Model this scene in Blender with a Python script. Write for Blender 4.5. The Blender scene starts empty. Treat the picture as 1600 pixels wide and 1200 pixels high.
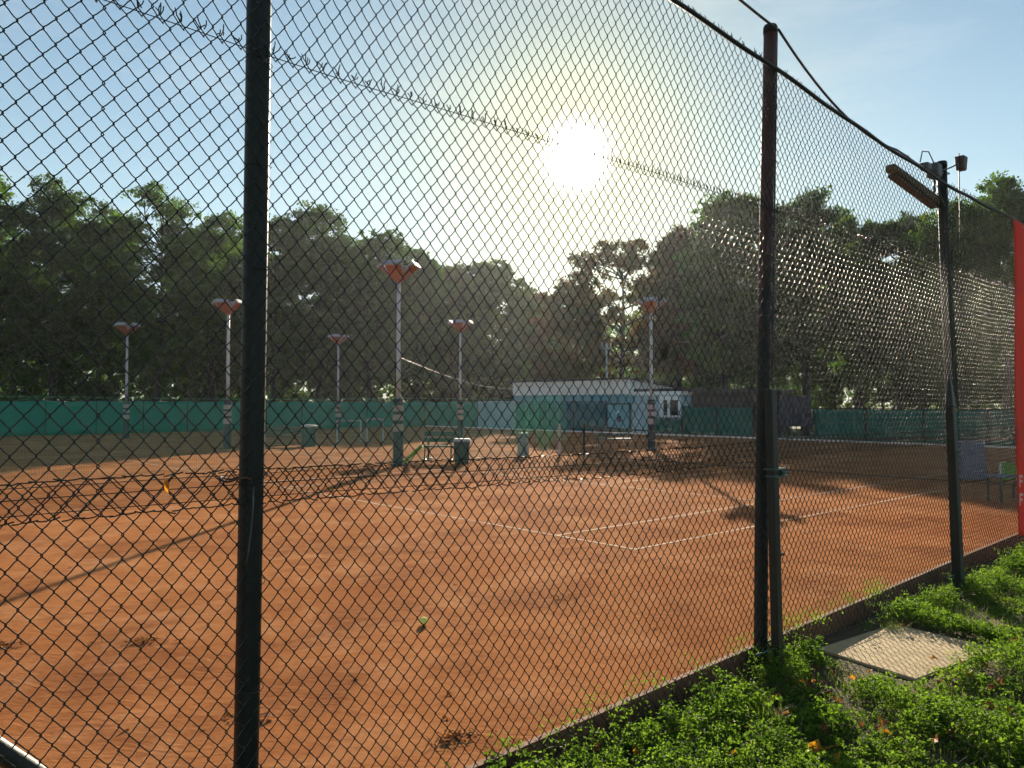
import bpy, math, random
import numpy as np
from mathutils import Vector

rng = np.random.default_rng(11)
random.seed(11)
R = math.radians
sc = bpy.context.scene
COL = sc.collection

# ------------------------------------------------------------------ survey frame
# the near fence runs along T, the courts lie on its N side; court surface is z = 0
F0 = np.array([1.815, 5.77, 0.0]); T = np.array([.7439, .6683, 0.0]); N = np.array([-.6683, .7439, 0.0])
UP = np.array([0, 0, 1.0])
EYE = 1.8; FOC = 1230.0; HOR = 630.0
GZ = -.145                                                # level of the grass outside the courts


def P(t, n, z=0.0):
    return F0 + T * t + N * n + UP * z


def at(px, py, Y):                                       # a sight line read off the photograph, at a real distance
    u, v, th = (px - 800) / FOC, (600 - py) / FOC, math.atan((HOR - 600) / FOC)
    d = np.array([u, math.cos(th) - v * math.sin(th), math.sin(th) + v * math.cos(th)])
    return d * (Y / d[1]) + np.array([0, 0, EYE])


def gnd(px, py, z=0.0):
    p = at(px, py, 1.0) - np.array([0, 0, EYE])
    return p * ((z - EYE) / p[2]) + np.array([0, 0, EYE])


def n_on(px, t):
    k = (px - 800) / FOC
    return (F0[0] + T[0] * t - k * (F0[1] + T[1] * t)) / (-N[0] + N[1] * k)


def t_on(px, n):
    k = (px - 800) / FOC
    return (k * (F0[1] + N[1] * n) - F0[0] - N[0] * n) / (T[0] - k * T[1])


# ------------------------------------------------------------------ mesh helpers
class MB:
    def __init__(s):
        s.v = []; s.q = []; s.t = []; s.n = 0

    def add(s, v, q=None, t=None):
        v = np.asarray(v, float).reshape(-1, 3)
        if q is not None and len(q): s.q.append(np.asarray(q, np.int64).reshape(-1, 4) + s.n)
        if t is not None and len(t): s.t.append(np.asarray(t, np.int64).reshape(-1, 3) + s.n)
        s.v.append(v); s.n += len(v)
        return s

    def hexa(s, c):                                       # 8 corners, bottom ring then top ring
        return s.add(c, [[0, 3, 2, 1], [4, 5, 6, 7], [0, 1, 5, 4], [1, 2, 6, 5], [2, 3, 7, 6], [3, 0, 4, 7]])

    def obox(s, c, ax, ay, az):                           # centre and three half vectors
        c, ax, ay, az = (np.asarray(a, float) for a in (c, ax, ay, az))
        return s.hexa([c - ax - ay - az, c + ax - ay - az, c + ax + ay - az, c - ax + ay - az,
                       c - ax - ay + az, c + ax - ay + az, c + ax + ay + az, c - ax + ay + az])

    def tn(s, t0, t1, n0, n1, z0, z1):
        return s.obox(P((t0 + t1) / 2, (n0 + n1) / 2, (z0 + z1) / 2), T * (t1 - t0) / 2, N * (n1 - n0) / 2, UP * (z1 - z0) / 2)

    def tubes(s, Pt, rad, sides=6, ref=None, cap=False):  # Pt (M,K,3); rad scalar or (K,) or (M,K)
        Pt = np.asarray(Pt, float)
        if Pt.ndim == 2: Pt = Pt[None]
        M, K, _ = Pt.shape
        rad = np.broadcast_to(np.asarray(rad, float), (M, K))
        tan = np.gradient(Pt, axis=1)
        tan /= np.linalg.norm(tan, axis=2, keepdims=True) + 1e-12
        if ref is None:
            d = Pt[:, -1] - Pt[:, 0]; d /= np.linalg.norm(d, axis=1, keepdims=True) + 1e-12
            ref = np.where(np.abs(d[:, 2:3]) > .8, np.array([[1., .13, 0]]), np.array([[.05, .1, 1.]]))[:, None, :]
        a = np.cross(tan, np.broadcast_to(ref, tan.shape)); a /= np.linalg.norm(a, axis=2, keepdims=True) + 1e-12
        b = np.cross(a, tan)
        th = np.arange(sides) * 2 * np.pi / sides
        ring = a[:, :, None, :] * np.cos(th)[None, None, :, None] + b[:, :, None, :] * np.sin(th)[None, None, :, None]
        V = Pt[:, :, None, :] + ring * rad[:, :, None, None]
        idx = np.arange(M * K * sides).reshape(M, K, sides)
        i0 = idx[:, :-1]; i1 = idx[:, 1:]
        Q = np.stack([i0, np.roll(i0, -1, 2), np.roll(i1, -1, 2), i1], -1).reshape(-1, 4)
        tr = []
        if cap:
            for m in range(M):
                for k in range(1, sides - 1):
                    tr.append([idx[m, 0, 0], idx[m, 0, k + 1], idx[m, 0, k]])
                    tr.append([idx[m, -1, 0], idx[m, -1, k], idx[m, -1, k + 1]])
        return s.add(V, Q, tr)

    def pipe(s, a, b, r, sides=12, r2=None, segs=1):
        a = np.asarray(a, float); b = np.asarray(b, float)
        u = np.linspace(0, 1, segs + 1)[:, None]
        return s.tubes(a + (b - a) * u, np.linspace(r, r if r2 is None else r2, segs + 1), sides, cap=True)

    def build(s, name, mat, parent=None, smooth=False):
        V = np.concatenate(s.v); nq = sum(map(len, s.q)); nt = sum(map(len, s.t))
        me = bpy.data.meshes.new(name)
        me.vertices.add(len(V)); me.vertices.foreach_set('co', V.astype(np.float32).ravel())
        L = []
        if nq: L.append(np.concatenate(s.q).ravel())
        if nt: L.append(np.concatenate(s.t).ravel())
        L = np.concatenate(L)
        me.loops.add(len(L)); me.loops.foreach_set('vertex_index', L.astype(np.int32))
        me.polygons.add(nq + nt)
        st = np.concatenate([np.arange(nq) * 4, nq * 4 + np.arange(nt) * 3]).astype(np.int32)
        me.polygons.foreach_set('loop_start', st)
        me.update(calc_edges=True)
        me.polygons.foreach_set('use_smooth', np.full(nq + nt, bool(smooth)))
        me.materials.append(mat)
        o = bpy.data.objects.new(name, me); COL.objects.link(o)
        if parent is not None:
            o.parent = parent; o.matrix_parent_inverse = mat_inv(parent)
        return o


def world(p):
    from mathutils import Matrix
    m = Matrix.LocRotScale(p.location, p.rotation_euler, p.scale)
    return m if p.parent is None else world(p.parent) @ p.matrix_parent_inverse @ m


def mat_inv(parent): return world(parent).inverted()


def tag(o, label=None, cat=None, group=None, kind=None):
    if label: o['label'] = label
    if cat: o['category'] = cat
    if group: o['group'] = group
    if kind: o['kind'] = kind
    return o


def thing(name, loc, label, cat, group=None):
    o = bpy.data.objects.new(name, None); COL.objects.link(o)
    o.empty_display_size = .2
    o.location = Vector(loc); 
    return tag(o, label, cat, group)


def copy_thing(src, delta, label, group=None):
    r = src.copy(); COL.objects.link(r); r.location = src.location + Vector(delta)
    r['label'] = label
    if group: r['group'] = group
    for ch in list(src.children):
        c = ch.copy(); COL.objects.link(c); c.parent = r; c.matrix_parent_inverse = ch.matrix_parent_inverse.copy()
        for g in list(ch.children):
            d = g.copy(); COL.objects.link(d); d.parent = c; d.matrix_parent_inverse = g.matrix_parent_inverse.copy()
    return r


# ------------------------------------------------------------------ materials
def new_mat(name):
    m = bpy.data.materials.new(name); m.use_nodes = True
    nt = m.node_tree; nt.nodes.clear()
    return m, nt, nt.nodes.new('ShaderNodeOutputMaterial')


def principled(name, col, rough=.6, var=.25, scale=8., bump=.15, bscale=60., metal=0., spec=.5, col2=None, coat=0., bdist=.004):
    m, nt, out = new_mat(name); nd, ln = nt.nodes, nt.links
    b = nd.new('ShaderNodeBsdfPrincipled'); ln.new(b.outputs[0], out.inputs[0])
    b.inputs['Roughness'].default_value = rough; b.inputs['Metallic'].default_value = metal
    b.inputs['Specular IOR Level'].default_value = spec; b.inputs['Coat Weight'].default_value = coat
    tc = nd.new('ShaderNodeTexCoord')
    n1 = nd.new('ShaderNodeTexNoise'); n1.inputs['Scale'].default_value = scale; n1.inputs['Detail'].default_value = 6
    ln.new(tc.outputs['Object'], n1.inputs['Vector'])
    mx = nd.new('ShaderNodeMix'); mx.data_type = 'RGBA'
    c = np.array(col); c2 = np.array(col2) if col2 is not None else c * (1 + var)
    c1 = c if col2 is not None else c * (1 - var)
    mx.inputs['A'].default_value = (*c1, 1); mx.inputs['B'].default_value = (*np.clip(c2, 0, 1), 1)
    rp = nd.new('ShaderNodeMapRange'); rp.inputs['From Min'].default_value = .3; rp.inputs['From Max'].default_value = .7
    ln.new(n1.outputs['Fac'], rp.inputs['Value']); ln.new(rp.outputs[0], mx.inputs['Factor'])
    ln.new(mx.outputs['Result'], b.inputs['Base Color'])
    if bump > 0:
        n2 = nd.new('ShaderNodeTexNoise'); n2.inputs['Scale'].default_value = bscale; n2.inputs['Detail'].default_value = 4
        ln.new(tc.outputs['Object'], n2.inputs['Vector'])
        bp = nd.new('ShaderNodeBump'); bp.inputs['Strength'].default_value = bump; bp.inputs['Distance'].default_value = bdist
        ln.new(n2.outputs['Fac'], bp.inputs['Height']); ln.new(bp.outputs[0], b.inputs['Normal'])
    return m


def leaf_mat(name, c1, c2, trans=.45, tcol=1.6, scale=.35, c3=None, gloss=.25):
    """leaf: diffuse face, light shining through from behind, colour varying from clump to clump and leaf to leaf"""
    m, nt, out = new_mat(name); nd, ln = nt.nodes, nt.links
    tc = nd.new('ShaderNodeTexCoord')
    n1 = nd.new('ShaderNodeTexNoise'); n1.inputs['Scale'].default_value = scale; n1.inputs['Detail'].default_value = 5; n1.inputs['Roughness'].default_value = .75
    ln.new(tc.outputs['Object'], n1.inputs['Vector'])
    cr = nd.new('ShaderNodeValToRGB'); e = cr.color_ramp.elements
    e[0].position = .36; e[0].color = (*c1, 1); e[1].position = .62; e[1].color = (*c2, 1)
    if c3 is not None:
        x = e.new(.72); x.color = (*c3, 1)
    ln.new(n1.outputs['Fac'], cr.inputs[0])
    p = nd.new('ShaderNodeBsdfPrincipled'); p.inputs['Roughness'].default_value = .55; p.inputs['Specular IOR Level'].default_value = gloss
    ln.new(cr.outputs[0], p.inputs['Base Color'])
    tr = nd.new('ShaderNodeBsdfTranslucent')
    g = nd.new('ShaderNodeMix'); g.data_type = 'RGBA'; g.blend_type = 'MULTIPLY'; g.inputs['Factor'].default_value = 1
    g.inputs['B'].default_value = (tcol, tcol * 1.15, tcol * .45, 1)
    ln.new(cr.outputs[0], g.inputs['A']); ln.new(g.outputs['Result'], tr.inputs[0])
    mx = nd.new('ShaderNodeMixShader'); mx.inputs[0].default_value = trans
    ln.new(p.outputs[0], mx.inputs[1]); ln.new(tr.outputs[0], mx.inputs[2]); ln.new(mx.outputs[0], out.inputs[0])
    return m


def cloth_mat(name, col, trans=.5, scale=3., var=.12):
    m, nt, out = new_mat(name); nd, ln = nt.nodes, nt.links
    tc = nd.new('ShaderNodeTexCoord')
    n1 = nd.new('ShaderNodeTexNoise'); n1.inputs['Scale'].default_value = scale; n1.inputs['Detail'].default_value = 5
    ln.new(tc.outputs['Object'], n1.inputs['Vector'])
    mx0 = nd.new('ShaderNodeMix'); mx0.data_type = 'RGBA'
    mx0.inputs['A'].default_value = (*(np.array(col) * (1 - var)), 1); mx0.inputs['B'].default_value = (*np.clip(np.array(col) * (1 + var), 0, 1), 1)
    ln.new(n1.outputs['Fac'], mx0.inputs['Factor'])
    d = nd.new('ShaderNodeBsdfPrincipled'); d.inputs['Roughness'].default_value = .7; d.inputs['Specular IOR Level'].default_value = .25
    tr = nd.new('ShaderNodeBsdfTranslucent')
    ln.new(mx0.outputs['Result'], d.inputs['Base Color']); ln.new(mx0.outputs['Result'], tr.inputs[0])
    mx = nd.new('ShaderNodeMixShader'); mx.inputs[0].default_value = trans
    ln.new(d.outputs[0], mx.inputs[1]); ln.new(tr.outputs[0], mx.inputs[2]); ln.new(mx.outputs[0], out.inputs[0])
    return m


def clay_mat():
    m, nt, out = new_mat('clay'); nd, ln = nt.nodes, nt.links
    b = nd.new('ShaderNodeBsdfPrincipled'); ln.new(b.outputs[0], out.inputs[0])
    b.inputs['Roughness'].default_value = .88; b.inputs['Specular IOR Level'].default_value = .003
    tc = nd.new('ShaderNodeTexCoord')

    def noise(scale, det=5, rough=.6, vec=None, dist=0.):
        n = nd.new('ShaderNodeTexNoise'); n.inputs['Scale'].default_value = scale; n.inputs['Detail'].default_value = det
        n.inputs['Roughness'].default_value = rough; n.inputs['Distortion'].default_value = dist
        ln.new(vec or tc.outputs['Object'], n.inputs['Vector']); return n

    def ramp(n, a, bb):
        r = nd.new('ShaderNodeMapRange'); r.inputs['From Min'].default_value = a; r.inputs['From Max'].default_value = bb
        ln.new(n.outputs[0], r.inputs['Value']); return r

    def mix(fac, A, B, k=1.0):
        x = nd.new('ShaderNodeMix'); x.data_type = 'RGBA'
        for s, v in (('A', A), ('B', B)):
            if isinstance(v, tuple): x.inputs[s].default_value = (*v, 1)
            else: ln.new(v, x.inputs[s])
        if k != 1.0:
            mm = nd.new('ShaderNodeMath'); mm.operation = 'MULTIPLY'; mm.inputs[1].default_value = k
            ln.new(fac.outputs[0], mm.inputs[0]); fac = mm
        ln.new(fac.outputs[0], x.inputs['Factor']); return x.outputs['Result']
    big = ramp(noise(.30, 5, .65), .38, .62)
    c = mix(big, (.285, .100, .033), (.425, .172, .064))
    # damp and scuffed patches
    c = mix(ramp(noise(.62, 7, .72, dist=.7), .47, .64), c, (.185, .064, .026), .9)
    c = mix(ramp(noise(.95, 7, .74, dist=.4), .50, .68), c, (.54, .28, .14), .6)
    # drag-brush arcs: noise stretched along a turning direction
    mp = nd.new('ShaderNodeMapping'); mp.inputs['Rotation'].default_value = (0, 0, R(42)); mp.inputs['Scale'].default_value = (.5, 13, 1)
    wv = noise(.35, 3); vm = nd.new('ShaderNodeVectorMath'); vm.operation = 'ADD'
    sc1 = nd.new('ShaderNodeVectorMath'); sc1.operation = 'SCALE'; sc1.inputs['Scale'].default_value = 2.2
    ln.new(wv.outputs['Color'], sc1.inputs[0]); ln.new(tc.outputs['Object'], vm.inputs[0]); ln.new(sc1.outputs[0], vm.inputs[1])
    ln.new(vm.outputs[0], mp.inputs['Vector'])
    st = noise(2.2, 6, .7, mp.outputs[0])
    c = mix(ramp(st, .38, .66), c, (.52, .24, .105), .36)
    # crumbs
    sp = noise(70, 4, .75)
    c = mix(ramp(sp, .60, .74), c, (.17, .045, .014), .6)
    c = mix(ramp(noise(9, 5, .75), .54, .70), c, (.22, .075, .03), .6)
    # slide marks and prints: short dark and pale dashes in turning directions
    mp2 = nd.new('ShaderNodeMapping'); mp2.inputs['Rotation'].default_value = (0, 0, R(-25)); mp2.inputs['Scale'].default_value = (1.1, 4.5, 1)
    wv2 = noise(.8, 3); vm2 = nd.new('ShaderNodeVectorMath'); vm2.operation = 'ADD'; ln.new(tc.outputs['Object'], vm2.inputs[0]); ln.new(wv2.outputs['Color'], vm2.inputs[1]); ln.new(vm2.outputs[0], mp2.inputs['Vector'])
    sl2 = noise(1.5, 7, .72, mp2.outputs[0])
    c = mix(ramp(sl2, .60, .70), c, (.17, .06, .028), .7)
    c = mix(ramp(noise(1.9, 7, .7, mp2.outputs[0]), .62, .70), c, (.56, .29, .15), .5)
    ln.new(c, b.inputs['Base Color'])
    # relief
    ad = nd.new('ShaderNodeMath'); ad.operation = 'MULTIPLY_ADD'; ad.inputs[1].default_value = 1.2
    ln.new(st.outputs[0], ad.inputs[0]); ln.new(noise(28, 6, .7).outputs[0], ad.inputs[2])
    ad2 = nd.new('ShaderNodeMath'); ad2.operation = 'MULTIPLY_ADD'; ad2.inputs[1].default_value = 1.6
    ln.new(noise(1.6, 5, .65).outputs[0], ad2.inputs[0]); ln.new(ad.outputs[0], ad2.inputs[2])
    bp = nd.new('ShaderNodeBump'); bp.inputs['Strength'].default_value = .9; bp.inputs['Distance'].default_value = .009
    ln.new(ad2.outputs[0], bp.inputs['Height']); ln.new(bp.outputs[0], b.inputs['Normal'])
    return m


def wire_mat():
    m, nt, out = new_mat('dark_green_wire'); nd, ln = nt.nodes, nt.links
    d = nd.new('ShaderNodeBsdfDiffuse'); d.inputs[0].default_value = (.011, .018, .015, 1)
    g = nd.new('ShaderNodeBsdfGlossy'); g.inputs['Roughness'].default_value = .24; g.inputs[0].default_value = (1, .97, .92, 1)
    x = nd.new('ShaderNodeMixShader'); x.inputs[0].default_value = .030
    tc = nd.new('ShaderNodeTexCoord'); n = nd.new('ShaderNodeTexNoise'); n.inputs['Scale'].default_value = 3.0; n.inputs['Detail'].default_value = 4
    ln.new(tc.outputs['Object'], n.inputs['Vector']); r = nd.new('ShaderNodeMapRange'); r.inputs['From Min'].default_value = .3; r.inputs['From Max'].default_value = .7
    r.inputs['To Min'].default_value = .03; r.inputs['To Max'].default_value = .065      # worn, dusty and shinier stretches of coating
    ln.new(n.outputs[0], r.inputs['Value']); ln.new(r.outputs[0], x.inputs[0])
    ln.new(d.outputs[0], x.inputs[1]); ln.new(g.outputs[0], x.inputs[2]); ln.new(x.outputs[0], out.inputs[0])
    return m


M = dict(
    clay=clay_mat(),
    wire=wire_mat(),
    post=principled('green_post_paint', (.0065, .0105, .009), .5, .4, 14, .3, 90, spec=.3),
    stub=principled('stub_post_paint', (.008, .015, .012), .5, .3, 10, .25, 70, spec=.45),
    rust=principled('rust', (.10, .045, .025), .8, .4, 30),
    clamp=principled('clamp_paint', (.02, .075, .06), .4, .2, 20, .1),
    cable=principled('black_cable', (.012, .012, .013), .5, .2, 20, 0),
    line=principled('line_tape', (.44, .20, .08), .9, .2, 1.6, .2, col2=(.56, .40, .24)),
    kerb=principled('kerb_concrete', (.17, .075, .035), .9, .3, 6, .5, 40, col2=(.24, .11, .055), bdist=.01),
    soil=principled('soil', (.060, .038, .019), .95, .4, 5, .8, 35, col2=(.125, .082, .038), bdist=.02),
    grassland=principled('grassland', (.05, .085, .022), .95, .4, .25, .6, 8, col2=(.12, .13, .035), bdist=.05),
    slab=principled('slab_concrete', (.40, .275, .135), .85, .2, 6, .6, 50, col2=(.54, .40, .20), bdist=.008),
    grey_pole=principled('galvanised_pole', (.42, .42, .44), .5, .15, 8, .1, metal=.3),
    dark_blue=principled('lamp_base_paint', (.018, .022, .035), .6, .25, 10, .1),
    pale_band=principled('pale_band_paint', (.40, .32, .30), .6, .15, 10, .1),
    orange=principled('orange_plastic', (.31, .098, .045), .5, .15, 6, .05),
    lamp_rim=principled('lamp_rim_grey', (.30, .30, .32), .5, .2, 8, .1),
    slat=principled('dark_bench_slat', (.035, .055, .045), .28, .3, 8, .1, spec=.6),
    blue_screen=cloth_mat('blue_teal_screen', (.035, .20, .25), .4, 1.5),
    white=principled('white_paint', (.84, .84, .82), .5, .08, 5, .05),
    glass=principled('dark_glass', (.012, .016, .018), .12, .2, 3, 0, spec=.6),
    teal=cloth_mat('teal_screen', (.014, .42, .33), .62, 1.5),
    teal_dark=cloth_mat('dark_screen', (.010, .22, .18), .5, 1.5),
    net=principled('green_net_cord', (.05, .27, .17), .6, .2, 5, 0),
    net_pale=cloth_mat('pale_green_net', (.16, .60, .42), .55, 6.),
    tnet=principled('tennis_net_cord', (.015, .016, .018), .7, .2, 5, 0),
    blue_wall=principled('pale_blue_wall', (.30, .44, .50), .7, .12, 1.2, .1),
    tealwall=principled('teal_wall', (.12, .32, .40), .7, .15, 1.0, .1),
    plaster=principled('white_plaster', (.86, .76, .72), .8, .1, 1.4, .2),
    roof=principled('dark_roofing', (.05, .045, .05), .8, .25, 3, .2),
    shed=principled('shed_boards', (.035, .028, .034), .8, .3, 4, .2),
    blue=principled('blue_steel', (.012, .016, .05), .5, .2, 2, .1),
    bench_wood=principled('bench_wood', (.30, .31, .30), .45, .2, 8, .1),
    bench_dark=principled('bench_dark', (.015, .05, .035), .5, .25, 8, .1),
    bin=principled('bin_green', (.012, .06, .042), .5, .25, 8, .1),
    lime=cloth_mat('lime_plastic', (.20, .50, .06), .4, 4.),
    red=cloth_mat('red_banner_cloth', (.52, .085, .055), .45, 2.5, .10),
    letter=cloth_mat('white_print', (.80, .76, .72), .4, 6., .04),
    tarp=cloth_mat('blue_grey_tarp', (.22, .24, .34), .25, 2.5, .3),
    bluepl=principled('blue_plastic', (.09, .13, .20), .4, .15, 5, .05),
    lens=principled('lamp_diffuser', (.15, .11, .05), .5, .3, 6, .1, col2=(.10, .07, .03)),
    gear=principled('lamp_gear', (.05, .05, .05), .5, .4, 20, .2),
    brown=principled('brown_box', (.06, .035, .028), .6, .2, 10, .1),
    bark=principled('bark', (.028, .023, .018), .95, .35, 6, .8, 25, bdist=.03),
    felt=principled('ball_felt', (.80, .86, .20), .9, .1, 60, .4, 300, bdist=.002),
    seam=principled('ball_seam', (.75, .75, .65), .8, .05, 60, 0),
    leaf_brown=leaf_mat('dry_leaf', (.13, .05, .022), (.30, .125, .05), .35, 1.5, 30, gloss=.03),
    leaf_orange=leaf_mat('orange_leaf', (.45, .14, .02), (.62, .26, .03), .45, 1.3, 40),
    twig=principled('twig', (.07, .045, .03), .9, .3, 20, 0),
    weed=leaf_mat('weed_leaf', (.045, .082, .016), (.130, .190, .034), .55, 2.0, 2.2, (.24, .25, .055), gloss=.12),
    blade=leaf_mat('grass_blade', (.085, .135, .03), (.19, .23, .06), .48, 1.5, 2.5, (.38, .31, .14), gloss=.10),
    f_dark=leaf_mat('foliage_dark', (.020, .042, .013), (.054, .098, .022), .42, 1.9, .5, gloss=.10),
    f_mid=leaf_mat('foliage_mid', (.026, .055, .014), (.075, .130, .024), .48, 2.0, .45, (.14, .15, .024), gloss=.10),
    f_red=leaf_mat('foliage_red', (.105, .044, .024), (.055, .058, .020), .42, 1.6, .45, (.09, .080, .018), gloss=.12),
    f_olive=leaf_mat('foliage_olive', (.032, .046, .014), (.080, .090, .020), .40, 1.7, .45, gloss=.10),
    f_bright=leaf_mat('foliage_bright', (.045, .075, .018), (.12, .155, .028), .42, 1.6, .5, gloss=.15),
)

def flare_tint_post():  # post paint reddening with height: a lens-flare tint put into the colour
    m = principled('flare_tint_post_paint', (.0065, .0105, .009), .55, .35, 14, .3, 90, spec=.35); nt = m.node_tree; nd, ln = nt.nodes, nt.links
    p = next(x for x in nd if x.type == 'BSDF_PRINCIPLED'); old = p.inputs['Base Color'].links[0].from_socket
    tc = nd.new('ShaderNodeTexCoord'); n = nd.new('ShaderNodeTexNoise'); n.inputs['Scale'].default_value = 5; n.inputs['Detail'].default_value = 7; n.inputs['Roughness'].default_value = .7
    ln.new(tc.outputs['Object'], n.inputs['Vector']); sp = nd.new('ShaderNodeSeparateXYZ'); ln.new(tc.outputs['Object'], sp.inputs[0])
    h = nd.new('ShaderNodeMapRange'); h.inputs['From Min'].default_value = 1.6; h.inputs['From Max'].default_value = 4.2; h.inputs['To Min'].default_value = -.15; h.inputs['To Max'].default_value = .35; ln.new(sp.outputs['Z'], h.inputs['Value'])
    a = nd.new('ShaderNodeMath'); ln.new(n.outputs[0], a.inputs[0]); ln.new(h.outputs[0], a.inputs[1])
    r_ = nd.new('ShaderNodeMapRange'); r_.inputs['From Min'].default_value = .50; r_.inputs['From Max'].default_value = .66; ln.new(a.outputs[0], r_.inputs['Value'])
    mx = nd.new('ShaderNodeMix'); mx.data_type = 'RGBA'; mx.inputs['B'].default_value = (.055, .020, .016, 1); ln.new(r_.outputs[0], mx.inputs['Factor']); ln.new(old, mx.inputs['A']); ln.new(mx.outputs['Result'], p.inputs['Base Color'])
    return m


M['flare_tint_post'] = flare_tint_post()
# ------------------------------------------------------------------ camera, light, sky
cd = bpy.data.cameras.new('camera'); cam = bpy.data.objects.new('camera', cd); COL.objects.link(cam)
cam.location = (0, 0, EYE); cam.rotation_euler = (R(90) + math.atan((HOR - 600) / FOC), 0, 0)
cd.sensor_width = 36; cd.lens = FOC / 1600 * 36; cd.clip_start = .05; cd.clip_end = 3000
sc.camera = cam

SUN_AZ, SUN_EL = R(4.7), R(17.4)
S = Vector((math.sin(SUN_AZ) * math.cos(SUN_EL), math.cos(SUN_AZ) * math.cos(SUN_EL), math.sin(SUN_EL)))
ld = bpy.data.lights.new('sun', 'SUN'); ld.energy = 5.0; ld.angle = R(.5); ld.color = (1.0, .86, .66)
sun = bpy.data.objects.new('sun', ld); COL.objects.link(sun); sun.location = (0, 0, 60)
sun.rotation_euler = (-S).to_track_quat('-Z', 'Y').to_euler()

w = bpy.data.worlds.new('World'); sc.world = w; w.use_nodes = True
nt = w.node_tree; nt.nodes.clear(); nd, ln = nt.nodes, nt.links
wo = nd.new('ShaderNodeOutputWorld'); bg = nd.new('ShaderNodeBackground')
sky = nd.new('ShaderNodeTexSky'); sky.sky_type = 'NISHITA'; sky.sun_disc = False
sky.sun_elevation = SUN_EL; sky.sun_rotation = SUN_AZ; sky.air_density = 1.0; sky.dust_density = .12; sky.ozone_density = 1.6
bg.inputs['Strength'].default_value = .05
tint = nd.new('ShaderNodeMix'); tint.data_type = 'RGBA'; tint.blend_type = 'MULTIPLY'; tint.inputs['Factor'].default_value = 1
tint.inputs['B'].default_value = (1.14, 1.32, 1.24, 1)
ln.new(sky.outputs[0], tint.inputs['A'])
# a few thin wisps of high cloud
wmp = nd.new('ShaderNodeMapping'); wmp.inputs['Scale'].default_value = (2.2, 2.2, 9); wmp.inputs['Rotation'].default_value = (0, R(14), 0)
wn_ = nd.new('ShaderNodeTexNoise'); wn_.inputs['Scale'].default_value = 1.6; wn_.inputs['Detail'].default_value = 7; wn_.inputs['Roughness'].default_value = .62
wtc = nd.new('ShaderNodeTexCoord'); ln.new(wtc.outputs['Generated'], wmp.inputs['Vector']); ln.new(wmp.outputs[0], wn_.inputs['Vector'])
wr = nd.new('ShaderNodeMapRange'); wr.inputs['From Min'].default_value = .48; wr.inputs['From Max'].default_value = .8; wr.inputs['To Max'].default_value = .30
ln.new(wn_.outputs[0], wr.inputs['Value'])
wmx = nd.new('ShaderNodeMix'); wmx.data_type = 'RGBA'; wmx.inputs['B'].default_value = (9, 9.4, 9.6, 1)
ln.new(wr.outputs[0], wmx.inputs['Factor']); ln.new(tint.outputs['Result'], wmx.inputs['A']); ln.new(wmx.outputs['Result'], bg.inputs['Color'])
# the sun itself and its aureole, as a function of the angle to the sun in the real sky
tc = nd.new('ShaderNodeTexCoord'); dt = nd.new('ShaderNodeVectorMath'); dt.operation = 'DOT_PRODUCT'; dt.inputs[1].default_value = S
ln.new(tc.outputs['Generated'], dt.inputs[0])
ac = nd.new('ShaderNodeMath'); ac.operation = 'ARCCOSINE'; ln.new(dt.outputs['Value'], ac.inputs[0])


def falloff(width, power, amp):
    a = nd.new('ShaderNodeMath'); a.operation = 'DIVIDE'; a.inputs[1].default_value = R(width); ln.new(ac.outputs[0], a.inputs[0])
    b = nd.new('ShaderNodeMath'); b.operation = 'POWER'; b.inputs[1].default_value = power; ln.new(a.outputs[0], b.inputs[0])
    c = nd.new('ShaderNodeMath'); c.operation = 'MULTIPLY'; c.inputs[1].default_value = -1; ln.new(b.outputs[0], c.inputs[0])
    e = nd.new('ShaderNodeMath'); e.operation = 'EXPONENT'; ln.new(c.outputs[0], e.inputs[0])
    f = nd.new('ShaderNodeMath'); f.operation = 'MULTIPLY'; f.inputs[1].default_value = amp; ln.new(e.outputs[0], f.inputs[0])
    g = nd.new('ShaderNodeBackground'); ln.new(f.outputs[0], g.inputs['Strength']); return g


def addsh(a, b):
    x = nd.new('ShaderNodeAddShader'); ln.new(a, x.inputs[0]); ln.new(b, x.inputs[1]); return x.outputs[0]


# paler towards the horizon
hs = nd.new('ShaderNodeSeparateXYZ'); ln.new(tc.outputs['Generated'], hs.inputs[0])
hm1 = nd.new('ShaderNodeMath'); hm1.operation = 'MULTIPLY'; hm1.inputs[1].default_value = -1 / .20; ln.new(hs.outputs['Z'], hm1.inputs[0])
hm2 = nd.new('ShaderNodeMath'); hm2.operation = 'EXPONENT'; ln.new(hm1.outputs[0], hm2.inputs[0])
hm3 = nd.new('ShaderNodeMath'); hm3.operation = 'MULTIPLY'; hm3.inputs[1].default_value = .85; hm3.use_clamp = True; ln.new(hm2.outputs[0], hm3.inputs[0])
hx = nd.new('ShaderNodeMix'); hx.data_type = 'RGBA'; hx.inputs['B'].default_value = (7.9, 8.2, 7.8, 1); ln.new(hm3.outputs[0], hx.inputs['Factor'])
ln.new(bg.inputs['Color'].links[0].from_socket, hx.inputs['A']); ln.new(hx.outputs['Result'], bg.inputs['Color'])
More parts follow.
